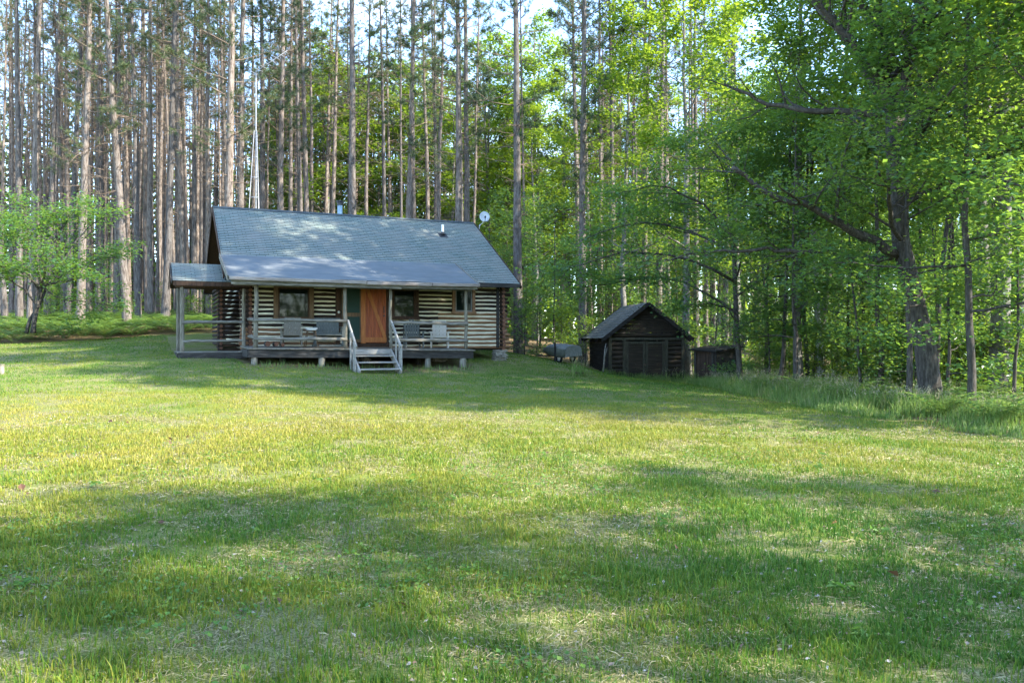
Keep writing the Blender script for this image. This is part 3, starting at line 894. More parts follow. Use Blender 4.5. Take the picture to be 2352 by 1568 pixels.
mb = MB(); mb.beam((-6.71, 2 * SQ1 - SQ0, H(SZ0 - .05)), (-6.71, SQ1, H(SZ1 - .05)), .03, .13)
mb.build("rake_board", M['dark_timber'], cabin)
mb = MB(); mb.box((-5.52, SQ0 - .015, H(SZ0 - .085)), (2.3, .03, .14)); mb.tube([(-6.6, -.42, H(3.26)), (-4.4, -.42, H(3.26))], .07, 9)
mb.build("fascia_board", M['dark_board'], cabin)
# small log annex behind the side porch
def annex():
    mb = MB()
    z = 1.2
    while z < 3.5:
        mb.tube([(-5.12, 2.62, H(z)), (-4.3, 2.62, H(z))], .056, 9, 0, True, .02, rng, capmi=1)
        mb.tube([(-5.0, 2.5, H(z + .07)), (-5.0, 6.0, H(z + .07))], .056, 9, 0, True, .02, rng, capmi=1)
        z += .155
    mb.build("log_annex", [M['log_dark'], M['log_end']], cabin)
annex()
for (t, q, z) in ((RT0 + .12, RQ - .55, RZ - .62), (RT0 + .25, 1.9, 4.75)):
    mb = MB(); mb.tube([(t, q, H(z)), (t - .03, q - .10, H(z - .05)), (t - .05, q - .17, H(z - .08))], [.03, .075, .085], 10); mb.build("flood_lamp", M['white_paint'], cabin)

# stovepipe, vent, dish on the roof
def zroof(q): return RZ - RS * abs(q - RQ)
pt, pq = -0.26, 4.95
mb = MB(); mb.tube([(pt, pq, H(zroof(pq) - .2)), (pt, pq, H(7.02))], .10, 14); pipe = mb.build("stovepipe", M['blue_pipe'], cabin)
mb = MB(); mb.tube([(pt, pq, H(6.99)), (pt, pq, H(7.07)), (pt, pq, H(7.075)), (pt, pq, H(7.10))], [.115, .115, .135, .135], 14, smooth=False)
mb.tube([(pt, pq, H(7.125)), (pt, pq, H(7.16)), (pt, pq, H(7.18))], [.15, .15, .08], 14, smooth=False); mb.tube([(pt, pq, H(7.09)), (pt, pq, H(7.14))], .09, 12)
mb.build("pipe_cap", M['black_metal'], pipe)
vt, vq = 3.42, 2.95
mb = MB(); mb.tube([(vt, vq, H(zroof(vq))), (vt, vq, H(zroof(vq) + .42))], .055, 12); vp = mb.build("vent_pipe", M['white_paint'], cabin)
mb = MB(); mb.tube([(vt, vq, H(zroof(vq) + .0)), (vt, vq, H(zroof(vq) + .13))], [.12, .065], 12); mb.beam((vt, vq - .2, H(zroof(vq - .2) + .022)), (vt, vq + .15, H(zroof(vq + .15) + .022)), .32, .012); mb.build("flashing", M['black_metal'], vp)
def dish():
    t, q = 5.26, 3.62
    mb = MB()
    mb.tube([(t, q, H(zroof(q) - .02)), (t + .02, q, H(zroof(q) + .18)), (t + .16, q - .02, H(zroof(q) + .30)), (t + .20, q, H(zroof(q) + .50))], .022, 8)
    mb.tube([(t, q - .04, H(zroof(q) - .3)), (t, q, H(zroof(q) - .02))], .02, 6)
    arm = mb.build("satellite_dish", M['dish'], cabin)
    b = MB()
    c = np.array((t + .22, q - .05, H(zroof(q) + .52)))
    ax = np.array((-.25, -.85, .30)); ax /= np.linalg.norm(ax)
    s = np.cross(ax, (0, 0, 1)); s /= np.linalg.norm(s); u = np.cross(s, ax)
    v = [c]; f = []
    nr, na = 5, 24
    for r in range(1, nr + 1):
        rr = r / nr
        for k in range(na):
            a = 2 * math.pi * k / na
            v.append(c + s * .215 * rr * math.cos(a) + u * .24 * rr * math.sin(a) + ax * .06 * rr * rr)
    for k in range(na): f.append((0, 1 + k, 1 + (k + 1) % na))
    for r in range(nr - 1):
        for k in range(na):
            f.append((1 + r * na + k, 1 + (r + 1) * na + k, 1 + (r + 1) * na + (k + 1) % na, 1 + r * na + (k + 1) % na))
    b.add(v, f, 0, True)
    rf = b.build("reflector", M['dish'], arm)
    md = rf.modifiers.new("thick", 'SOLIDIFY'); md.thickness = .012; md.offset = -1
    b = MB()
    tip = c + ax * .34 - u * .12
    b.tube([c - u * .28, tip - u * .06], .012, 6); b.tube([tip - ax * .02, tip - ax * .10], [.035, .04], 10)
    b.build("feed_arm", M['black_metal'], arm)
dish()

# ------------------------------------------------------------------ porch furniture
def chair(name, label, t, q, rz, style, mat, w=.56):
    root = empty(name, (*cw(t, q)[:2], dz(t) + .045), CA + rz)
    tag(root, label, "chair", "wooden chairs on the porch")
    # local: sitter looks to -y
    b = MB()
    for k in range(5):
        y = -.28 + k * .115
        b.box((0, y, .37 - .035 * k - (0.0)), (w, .10, .022), (R(-17), 0, 0))
    for sx in (-1, 1):
        b.beam((sx * (w / 2 - .03), -.33, .35), (sx * (w / 2 - .03), .30, .15), .028, .11)
    bevel(b.build("seat", mat, root), .004)
    b = MB()
    n = {'square': 4, 'three': 3, 'fan': 6}[style]
    bw = w - .06
    for k in range(n):
        f = (k + .5) / n - .5
        ang = f * (.34 if style == 'fan' else 0.0)
        top = {'square': .98, 'three': .96, 'fan': 1.0 - 1.0 * f * f}[style]
        x0 = f * bw * (.78 if style == 'fan' else 1); x1 = x0 + ang * .62
        sw = bw / n - (.012 if style == 'fan' else .006)
        v = []
        for (x, y, z, sc) in ((x0, .18, .20, .85 if style == 'fan' else 1), (x1, .18 + (top - .2) * .36, top, 1.08 if style == 'fan' else 1)):
            for dy in (-.011, .011):
                for sx in (-1, 1):
                    v.append((x + sx * sw / 2 * sc, y + dy, z))
        b.add(v, [(0, 1, 3, 2), (4, 6, 7, 5), (0, 4, 5, 1), (2, 3, 7, 6), (0, 2, 6, 4), (1, 5, 7, 3)])
    b.box((0, .27, .30), (bw + .05, .03, .07)); b.box((0, .405, .68), (bw + .10, .03, .06), (R(-20), 0, 0))
    b.build("backrest", mat, root)
    for sx in (-1, 1):
        a = MB(); a.box((sx * (w / 2 + .04), -.02, .565), (.13, .70, .026)); a.box((sx * (w / 2 + .015), -.30, .515), (.03, .06, .08)); bevel(a.build("arm", mat, root), .005)
        l_ = MB(); l_.box((sx * (w / 2 + .02), -.29, .275), (.045, .12, .55)); bevel(l_.build("leg", mat, root), .004)
        l_ = MB(); l_.beam((sx * (w / 2 + .0), .28, .0), (sx * (w / 2 + .0), .36, .56), .04, .09, up=(0, 1, 0)); bevel(l_.build("leg", mat, root), .004)
    return root
M['chair_grey'] = noise_mat("grey_chair_wood", [(0.3, (0.12, 0.108, 0.083)), (0.55, (0.18, 0.163, 0.128)), (0.8, (0.26, 0.238, 0.195))], (16, 16, 1.2), 2.5, 6, 0.9, 0.3, spec=.15)
M['chair_dark'] = noise_mat("dark_chair_wood", [(0.3, (0.08, 0.088, 0.082)), (0.6, (0.12, 0.13, 0.12)), (0.85, (0.17, 0.18, 0.17))], (16, 16, 1.2), 2.5, 6, 0.9, 0.3, spec=.15)
M['chair_pale'] = noise_mat("pale_chair_wood", [(0.3, (0.40, 0.36, 0.30)), (0.6, (0.50, 0.46, 0.40)), (0.85, (0.58, 0.54, 0.48))], (16, 16, 1.2), 2.5, 6, 0.85, 0.2, spec=.15)
chair("porch_chair", "grey chair with three wide back slats left of the small stool", -3.12, -1.05, R(-12), 'three', M['chair_grey'], .60)
chair("porch_chair", "fan-backed grey adirondack chair beside the right-hand stair rail", .98, -1.0, R(-8), 'fan', M['chair_dark'], .55)
chair("porch_chair", "pale sunlit chair with square plank back, nearest the right corner post", 1.95, -.95, R(-18), 'square', M['chair_pale'], .56)
def glider():
    t, q = -1.90, -.85
    root = empty("porch_bench", (*cw(t, q)[:2], dz(t) + .045), CA - R(6))
    tag(root, "dark slatted glider seat with boxy arms, left of the screen door", "bench")
    m = M['chair_dark']; w = .84
    b = MB()
    for k in range(6): b.box((0, -.25 + k * .09, .40 - k * .012), (w, .075, .022))
    bevel(b.build("seat", m, root), .004)
    b = MB()
    for k in range(8): b.box((-w / 2 + .1 + k * (w - .2) / 7, .27, .68), (.088, .02, .56), (R(-14), 0, 0))
    b.box((0, .33, .94), (w, .03, .06), (R(-14), 0, 0)); b.box((0, .20, .44), (w, .03, .06), (R(-14), 0, 0))
    b.build("backrest", m, root)
    for sx in (-1, 1):
        a = MB(); a.box((sx * (w / 2 + .02), .0, .66), (.10, .62, .03)); bevel(a.build("arm", m, root), .004)
        for y in (-.25, .25):
            l_ = MB(); l_.box((sx * (w / 2 + .02), y, .36), (.05, .07, .57)); bevel(l_.build("leg", m, root), .004)
    b = MB(); b.box((0, -.27, .05), (w + .2, .06, .06)); b.box((0, .27, .05), (w + .2, .06, .06))
    for sx in (-1, 1): b.box((sx * (w / 2 + .02), 0, .10), (.06, .70, .06))
    b.build("base", m, root)
glider()
def stool():
    t, q = -2.52, -1.12
    root = empty("side_table", (*cw(t, q)[:2], dz(t) + .045), CA)
    tag(root, "small stool with pale top and thin splayed legs between chair and glider", "stool")
    b = MB(); b.box((0, 0, .60), (.36, .30, .035)); b.box((0, 0, .565), (.30, .24, .045)); bevel(b.build("table_top", M['white_paint'], root))
    for sx in (-1, 1):
        for sy in (-1, 1):
            l_ = MB(); l_.tube([(sx * .20, sy * .16, 0), (sx * .11, sy * .09, .56)], .016, 7); l_.build("leg", M['trim_brown'], root)
stool()
for k, (t, q, r, lab) in enumerate(((-3.92, -1.25, .085, "thick bark-covered firewood log lying on the deck, nearest the corner post"), (-3.66, -1.20, .07, "middle one of three firewood logs lying on the left deck"), (-3.47, -1.30, .06, "thinnest firewood log on the deck, nearest the three-slat chair"))):
    b = MB(); x, y, _ = cw(t, q)
    d = cV
    b.tube([(-d[0] * .22, -d[1] * .22, 0), (0, 0, .003), (d[0] * .22, d[1] * .22, 0)], r, 10, 0, True, .04, rng, capmi=1)
    o = b.build("firewood_log", [M['dark_bark'], M['log_end']], None, (x, y, dz(t) + .05 + r))
    tag(o, lab, "firewood", "firewood on the porch deck")

# antenna mast behind the cabin
def antenna():
    Y = 37.5; x0 = px2x(588, Y); z0 = gz(x0, Y)
    root = empty("antenna_mast", (x0, Y, z0))
    tag(root, "tall white antenna mast on a tapering lattice frame behind the cabin ridge", "antenna")
    top = 1.5 + (784 - 300) * Y / F - z0; tip = 1.5 + (784 - 165) * Y / F - z0
    b = MB()
    hw = .62
    legs = [(-hw, -.2), (hw * .6, -.25), (.05, hw)]
    for lx, ly in legs:
        b.tube([(lx, ly, 0), (lx * .12, ly * .12, top)], .015, 6)
    k = 0; z = .8
    while z < top - .2:
        f = 1 - .88 * z / top
        P = [(lx * f, ly * f, z) for lx, ly in legs]
        f2 = 1 - .88 * (z + .9) / top
        for i in range(3):
            b.tube([P[i], P[(i + 1) % 3]], .014, 5)
        z += .9
    b.build("lattice_frame", M['galv'], root)
    b = MB(); b.tube([(0, 0, 0), (0, 0, tip)], .024, 8); b.build("mast_pole", M['galv'], root)
    b = MB()
    b.tube([(-.35, 0, tip - .25), (1.5, -.3, tip + .85)], .016, 5)
    for s in np.linspace(0.05, .95, 9):
        c = np.array((-.35 + 1.85 * s, -.3 * s, tip - .25 + 1.1 * s))
        L = .55 - .25 * s
        b.tube([c - np.array((.10, .9, .15)) * L, c + np.array((.10, .9, .15)) * L], .008, 4)
        b.tube([c - np.array((.55, 0, -.35)) * .3, c + np.array((.55, 0, -.35)) * .3], .008, 4)
    b.build("aerial", M['galv'], root)
antenna()

# ------------------------------------------------------------------ the shed
def shed():
    Y0 = 34.0; X0 = px2x(1399, Y0); a = R(7.5)
    base = -.25
    root = empty("log_shed", (X0, Y0, base), a)
    tag(root, "low dark log shed with double plank doors and mossy shingled gable roof", "shed")
    W, D = 3.16, 3.5
    ez = 1.80 - base; az = 3.02 - base
    b = MB()
    z = .08; k = 0
    while z < ez + .02:                       # squared logs of the front, left and right of the doors
        h = .185
        for s, e in (((0.02, .62)), (2.42, W - .02)) if z < 1.78 else ((0.02, W - .02),):
            n = 6; ts = np.linspace(s, e, n)
            b.tube(np.stack([ts, np.full(n, .02) + rng.normal(0, .006, n), z + h / 2 + rng.normal(0, .008, n)], -1), .094 + rng.normal(0, .004, n), 10, 0, True, .04, rng)
        z += h
    # gable
    while z < az - .2:
        f = (az - z) / (az - ez)
        b.box((W / 2, .02, z + .085), (W * f * .96, .05, .17)); z += .178
    b.build("log_wall", M['shed_log'], root)
    b = MB()
    z = .08
    while z < ez:
        for x in (0.0, W):
            b.box((x, D / 2, z + .09), (.05, D - .1, .172), (0, R(3 if x == 0 else -3), 0))
        b.box((W / 2, D, z + .09), (W - .1, .05, .172)); z += .18
    b.build("side_wall", M['shed_side'], root)
    b = MB()
    for x in (.03, W - .03): b.box((x, -.05, ez / 2 + .03), (.13, .10, ez + .02))
    b.box((W / 2, -.075, 1.86), (W - .16, .05, .10)); b.box((.62, -.07, .93), (.13, .06, 1.84)); b.box((2.42, -.07, .93), (.13, .06, 1.84))
    bevel(b.build("door_frame", M['shed_trim'], root))
    for s, x0 in ((0, .70), (1, 1.53)):
        d = MB(); w = .81
        for k in range(9):
            d.box((x0 + w / 2, -.045, .16 + k * .185), (w - .03, .04, .178))
        dr = d.build("door", M['shed_log'], root)
        t = MB()
        for x in (x0 + .05, x0 + w - .05): t.box((x, -.078, .90), (.10, .03, 1.72))
        t.box((x0 + w / 2, -.079, 1.70), (w - .2, .03, .10)); t.box((x0 + w / 2, -.079, .16), (w - .2, .03, .10))
        bevel(t.build("door_rail", M['shed_trim'], dr), .004)
        if s == 0:
            t = MB(); t.box((x0 + w - .02, -.10, .80), (.09, .03, .06)); t.build("latch", M['rust'], dr)
    # roof with overhang
    OV, FO = .34, .30
    sl = (az - ez) / (W / 2)
    for sgn in (-1, 1):
        t = MB(); rg = np.random.default_rng(5 + sgn)
        L = math.hypot(W / 2 + OV, sl * (W / 2 + OV)); n = 13
        for k in range(n):
            for j in range(14):
                y0 = -FO + (D + FO + .25) * j / 14; y1 = -FO + (D + FO + .25) * (j + 1) / 14 - .006
                f0 = k / n; f1 = min(1, (k + 1.25) / n)
                h0 = .05 + rg.uniform(0, .018); h1 = .03
                def P(f, y, h):
                    x = W / 2 + sgn * (W / 2 + OV) * (1 - f); zz = az - sl * (W / 2 + OV) * (1 - f)
                    return (x, y, zz + .06 + h)
                v = [P(f0, y0, h0), P(f0, y1, h0), P(f1, y1, h1), P(f1, y0, h1), P(f0, y0, h0 - .025), P(f0, y1, h0 - .025), P(f1, y1, h1 - .025), P(f1, y0, h1 - .025)]
                t.add(v, [(0, 1, 2, 3), (0, 4, 5, 1), (7, 6, 5, 4), (1, 5, 6, 2), (3, 7, 4, 0)])
        t.build("roof", M['shed_roof'], root)
    for sgn in (-1, 1):
        for y in (-FO - .012, D + .26):
            t = MB(); t.beam((W / 2 + sgn * (W / 2 + OV), y, az - sl * (W / 2 + OV) + .03), (W / 2, y, az + .03), .03, .15)
            t.build("rake_board", M['shed_side'], root)
    t = MB()
    for sgn in (-1, 1):
        for y in (.0, 1.1, 2.2, 3.3):
            t.beam((W / 2 + sgn * (W / 2 + OV - .02), y, az - sl * (W / 2 + OV) - .02), (W / 2, y, az - .04), .05, .10)
    t.build("rafters", M['shed_side'], root)
    # forked branch leaning on the corner
    br = MB()
    x, y, _ = at(1385, 33.4)
    z = gz(x, y)
    br.tube([(0, 0, 0), (.05, .05, .45), (.10, .22, .95), (.16, .35, 1.2)], [.035, .032, .026, .02], 7)
    br.tube([(.06, .08, .6), (.16, .15, .9), (.2, .3, 1.05)], [.02, .016, .012], 6)
    o = br.build("leaning_branch", M['grey_wood'], None, (x, y, z - .03))
    tag(o, "forked bare grey branch leaning on the shed's left corner", "branch")
shed()

# plank outhouse half hidden by branches
def outhouse():
    Y0 = 33.0; X0 = px2x(1641, Y0); a = R(38)
    z0 = gz(X0, Y0) - .08
    root = empty("plank_shack", (X0, Y0, z0), a)
    tag(root, "small shack of vertical brown planks with a flat roof, half hidden by leaves", "shack")
    W, D, Hh = 1.55, 1.0, 1.50
    for horiz, off in ((True, 0), (True, D), (False, 0), (False, W)):
        b = MB(); L = W if horiz else D
        n = int(L / .14)
        for k in range(n):
            c = (k + .5) * L / n; h = Hh + rng.uniform(-.03, .03); e = off + rng.uniform(-.006, .006)
            if horiz: b.box((c, e, h / 2), (L / n - .008, .025, h))
            else: b.box((e, c, h / 2), (.025, L / n - .008, h))
        b.build("plank_wall", M['plank_brown'] if not horiz else M['dark_timber'], root)  # lit faces brown, shaded faces dark: the light is put into the colour
    b = MB()
    b.box((W / 2, D / 2, Hh + .05), (W + .36, D + .4, .06), (R(3), R(-6), 0)); 
    bevel(b.build("roof", M['shed_side'], root))
    for c, sz in (((.05, -.03), (.09, .06)), ((W - .05, -.03), (.09, .06)), ((-.03, .06), (.05, .1)), ((-.03, D - .06), (.05, .1))):
        b = MB(); b.box((*c, Hh / 2), (*sz, Hh)); b.build("corner_board", M['dark_timber'], root)
outhouse()

# upturned boat on its trailer
def boat_and_trailer():
    Y = 33.6; x, y = px2x(1282, Y), Y; z = gz(x, y)
    rz = R(-48)
    tr = empty("boat_trailer", (x, y, z), rz)
    tag(tr, "low rusty boat trailer under the upturned boat, left of the shed", "trailer")
    b = MB()
    for s in (-1, 1): b.beam((-1.35, s * .38, .34), (1.0, s * .38, .30), .05, .06)
    for xx in (-1.1, -.2, .75): b.beam((xx, -.42, .32), (xx, .42, .32), .05, .05)
    b.tube([(-1.3, 0, .36), (-2.35, .1, .42)], .025, 7); b.tube([(1.0, .2, .30), (1.75, .25, .22)], .022, 7)
    b.build("frame", M['rust'], tr)
    for s in (-1, 1):
        w = MB(); n = 18
        prof = [(.15, -.05), (.20, -.06), (.235, -.03), (.235, .03), (.20, .06), (.15, .05)]
        v = [(.62 + r * math.cos(2 * math.pi * k / n), s * .50 + o, .235 + r * math.sin(2 * math.pi * k / n)) for k in range(n) for r, o in prof]
        p = len(prof)
        f = [(k * p + c, ((k + 1) % n) * p + c, ((k + 1) % n) * p + (c + 1) % p, k * p + (c + 1) % p) for k in range(n) for c in range(p)]
        w.add(v, f, 0, True); wh = w.build("wheel", M['rubber'], tr)
        r_ = MB()
        for k in range(8):
            a = k * math.pi / 4
            r_.beam((.62, s * .50, .235), (.62 + .15 * math.cos(a), s * .50, .235 + .15 * math.sin(a)), .03, .02, up=(0, 1, 0))
        r_.tube([(.62, s * .50 - .05, .235), (.62, s * .50 + .05, .235)], .04, 8); r_.build("rim", M['white_paint'], wh)
    b = MB(); b.box((.45, -.64, .52), (.10, .05, .95)); b.build("winch_post", M['black_metal'], tr)
    # hull
    L, n, m_ = 2.5, 22, 17
    hull = MB(); V = []
    for i in range(n + 1):
        s = i / n                        # 0 bow (left) .. 1 transom (right)
        wd = .60 * (1 - (1 - min(1, s / .8)) ** 2.0) + .03
        ht = .56 * (1 - (1 - min(1, s / .6)) ** 2) * (1 - .10 * s) + .03
        for j in range(m_):
            a = math.pi * j / (m_ - 1)
            cx = math.copysign(abs(math.cos(a)) ** .40, math.cos(a)); cz = abs(math.sin(a)) ** .50
            lip = 1.05 if j in (0, m_ - 1) else 1.0
            V.append((-1.25 + L * s, wd * cx * lip, .16 * (1 - s) ** 2 + ht * cz))
    f = [(i * m_ + j, (i + 1) * m_ + j, (i + 1) * m_ + j + 1, i * m_ + j + 1) for i in range(n) for j in range(m_ - 1)]
    lowf = [q for q in f if (q[0] % m_) in (0, 1, 2, m_ - 4, m_ - 3, m_ - 2)]
    upf = [q for q in f if q not in lowf]
    hull.add(V, upf, 0, True); hull.f.append((np.array(lowf), 1, True))
    hull.f.append((np.array([[n * m_ + j for j in range(m_)]]), 0, False))
    root = empty("upturned_boat", (x, y, z + .37), rz)
    root.rotation_euler = (R(4), R(3), rz)
    root.scale = (.70, .75, .78); tr.scale = (.72, .78, .80); root.location.z = z + .29
    tag(root, "grey-green aluminium rowing boat lying upside down on its trailer", "boat")
    hl = hull.build("hull", [M['boat'], M['boat_low']], root)
    md = hl.modifiers.new("thick", 'SOLIDIFY'); md.thickness = .015
    rb = MB()
    for s in (.30, .45, .60, .78, .93):
        i = int(s * n)
        pts = np.array(V[i * m_:(i + 1) * m_]) * (1, 1.012, 1.012)
        rb.tube(pts, .012, 5)
    ks = np.array([V[i * m_ + m_ // 2] for i in range(n + 1)]) + (0, 0, .01)
    rb.tube(ks, .016, 6)
    rb.build("hull_rib", M['boat'], root)
    gw = MB()
    for j in (0, m_ - 1):
        gw.tube(np.array([V[i * m_ + j] for i in range(n + 1)]), .02, 6)
    gw.build("gunwale", M['black_metal'], root)
boat_and_trailer()

# short pale post at the left edge of the lawn
mb = MB(); x, y, z = at(3, 22.5)
mb.tube([(0, 0, -.2), (0, 0, .26)], .075, 10, 0, True, .03, rng); mb.tube([(0, 0, .255), (0, 0, .285)], .085, 10)
tag(mb.build("marker_post", M['grey_post'], None, (x, y, z)), "short pale wooden post at the lawn's left edge", "post")
# well cap in the lawn before the shed
mb = MB(); x, y, z = at(1332, 28.0)
mb.tube([(0, 0, -.1), (0, 0, .09)], .10, 12); mb.tube([(0, 0, .09), (0, 0, .115), (0, 0, .12)], [.17, .17, .1], 12, smooth=False)
WELL = (x, y, z)
tag(mb.build("well_cap", M['rust'], None, (x, y, z)), "small dark round cap in a tuft of tall grass on the lawn", "well cap")

# ------------------------------------------------------------------ trees
def leaves(mb, C, size, rg, tilt=.45, aspect=.78, mi=0, droop=.15, up=None):
    """One folded leaf at each centre C."""
    n = len(C)
    if n == 0: return
    s = size * rg.uniform(.65, 1.3, n)[:, None]
    nrm = np.stack([rg.normal(0, tilt, n), rg.normal(0, tilt, n), np.ones(n)], -1)
    nrm /= np.linalg.norm(nrm, axis=1)[:, None]
    a = rg.uniform(0, 2 * math.pi, n)
    u = np.stack([np.cos(a), np.sin(a), np.full(n, -droop)], -1)
    u -= nrm * np.sum(u * nrm, 1)[:, None]
    u /= np.linalg.norm(u, axis=1)[:, None]
    w = np.cross(nrm, u)
    asp = aspect * rg.uniform(.8, 1.15, n)[:, None]
    v = np.stack([C - u * s * .5, C - u * s * .02 + w * s * asp * .5 + nrm * s * .10, C + u * s * .55 - nrm * s * .06, C - u * s * .02 - w * s * asp * .5 + nrm * s * .10], 1)
    k = np.arange(n)[:, None] * 4
    f = np.concatenate([k + np.array([[0, 1, 2]]), k + np.array([[0, 2, 3]])])
    f = np.stack([k + np.array([[0, 2, 1]]), k + np.array([[0, 3, 2]])], 1).reshape(-1, 3)
    mb.add(v.reshape(-1, 3), f, mi)

def unit(v):
    v = np.asarray(v, float); return v / (np.linalg.norm(v) + 1e-12)

class TreeGen:
    def __init__(self, seed, leaf_size=.11, per=14, spread=.36, flat=.35, tilt=.45):
        self.rg = np.random.default_rng(seed)
        self.wood = MB(); self.C = []
        self.ls, self.per, self.spread, self.flat, self.tilt = leaf_size, per, spread, flat, tilt
    def path(self, p, d, L, n, wig, up):
        pts = [np.array(p, float)]; d = unit(d)
        for k in range(n):
            d = unit(d + self.rg.normal(0, wig, 3) + np.array((0, 0, up)))
            pts.append(pts[-1] + d * L / n)
        return np.array(pts)
    def limb(self, pts, r0, r1, level, child_len, nchild, start=.3, sides=None):
        pts = np.asarray(pts, float)
        k = len(pts)
        rad = np.linspace(r0, r1, k)
        if sides is None:
            sides = 9 if r0 > .09 else 6 if r0 > .035 else 4 if r0 > .015 else 3
        self.wood.tube(pts, rad, sides, 0, r0 > .05, .03 if r0 > .08 else 0, self.rg)
        rg = self.rg
        if level == 0:
            m = max(2, int(round(np.linalg.norm(pts[-1] - pts[0]) / .28)))
            for s in np.linspace(.25, 1.0, m):
                self.cluster(self.pt(pts, s))
            return
        for c in range(nchild):
            s = start + (1 - start) * (c + rg.uniform(.2, .9)) / nchild
            p = self.pt(pts, s)
            i = min(k - 2, int(s * (k - 1)))
            d = unit(pts[i + 1] - pts[i])
            side = unit(np.cross(d, rg.normal(0, 1, 3)))
            side[2] *= self.flat; side = unit(side)
            ang = rg.uniform(.55, 1.1)
            dd = d * math.cos(ang) + side * math.sin(ang)
            L = child_len * (1.15 - .6 * s) * rg.uniform(.7, 1.25)
            rr = max(.006, (r0 + (r1 - r0) * s) * rg.uniform(.4, .62))
            n = 6 if level > 1 else 4
            self.limb(self.path(p, dd, L, n, .13, .03), rr, rr * .35, level - 1, child_len * .48, max(3, int(nchild * .75)), .25)
        # end of the limb itself carries leaves
        self.cluster(pts[-1])
    def pt(self, pts, s):
        x = s * (len(pts) - 1); i = min(len(pts) - 2, int(x)); f = x - i
        return pts[i] * (1 - f) + pts[i + 1] * f
    def cluster(self, p):
        self.C.append(p)
    def finish(self, name, bark, leafm, parent, per=None):
        C = np.array(self.C); per = per or self.per
        P = np.repeat(C, per, 0)
        n = len(P)
        P = P + self.rg.normal(0, 1, (n, 3)) * np.array((self.spread, self.spread, self.spread * .42)) * .75
        self.wood.build("trunk", bark, parent)
        lm = MB(); leaves(lm, P, self.ls, self.rg, self.tilt)
        lm.build("crown", leafm, parent)
        return n

def broadleaf(name, seed, height, r0, bark, leafm, crown0=.35, nlimb=14, limb_len=3.2, leaf_size=.11, per=14, lean=(0, 0), fork=False, up=.06, spread=.36, topfac=.45, nchild=5, droop0=0.0):
    root = empty(name)
    g = TreeGen(seed, leaf_size, per, spread)
    rg = g.rg
    n = 12
    s = np.linspace(0, 1, n)
    tr = np.stack([lean[0] * s + np.cumsum(rg.normal(0, .05, n)) * height / 12, lean[1] * s + np.cumsum(rg.normal(0, .05, n)) * height / 12, height * s], -1)
    tr[:, :2] -= tr[0, :2]
    tr = np.concatenate([[tr[0] - (0, 0, .4)], tr])
    rad = np.concatenate([[r0 * 1.35], [r0 * 1.18], r0 * (1 - .88 * s[1:])])
    g.wood.tube(tr, rad, 10 if r0 > .08 else 7, 0, True, .04, rg)
    core = tr[1:]
    for c in range(nlimb):
        f = crown0 + (.98 - crown0) * (c + rg.uniform(.1, .9)) / nlimb
        p = g.pt(core, f)
        az = c * 2.4 + rg.uniform(-.5, .5)
        t = (f - crown0) / (1 - crown0)
        L = limb_len * (1 - (1 - topfac) * t) * rg.uniform(.7, 1.2)
        el = -.05 - droop0 + .75 * t + rg.uniform(-.12, .15)
        d = (math.cos(az) * math.cos(el), math.sin(az) * math.cos(el), math.sin(el))
        rr = max(.012, r0 * (1 - .85 * f) * rg.uniform(.32, .5))
        g.limb(g.path(p, d, L, 7, .10, up), rr, rr * .3, 2 if L > 1.4 else 1, L * .42, nchild, .28)
    k = g.finish(name, bark, leafm, root)
    return root

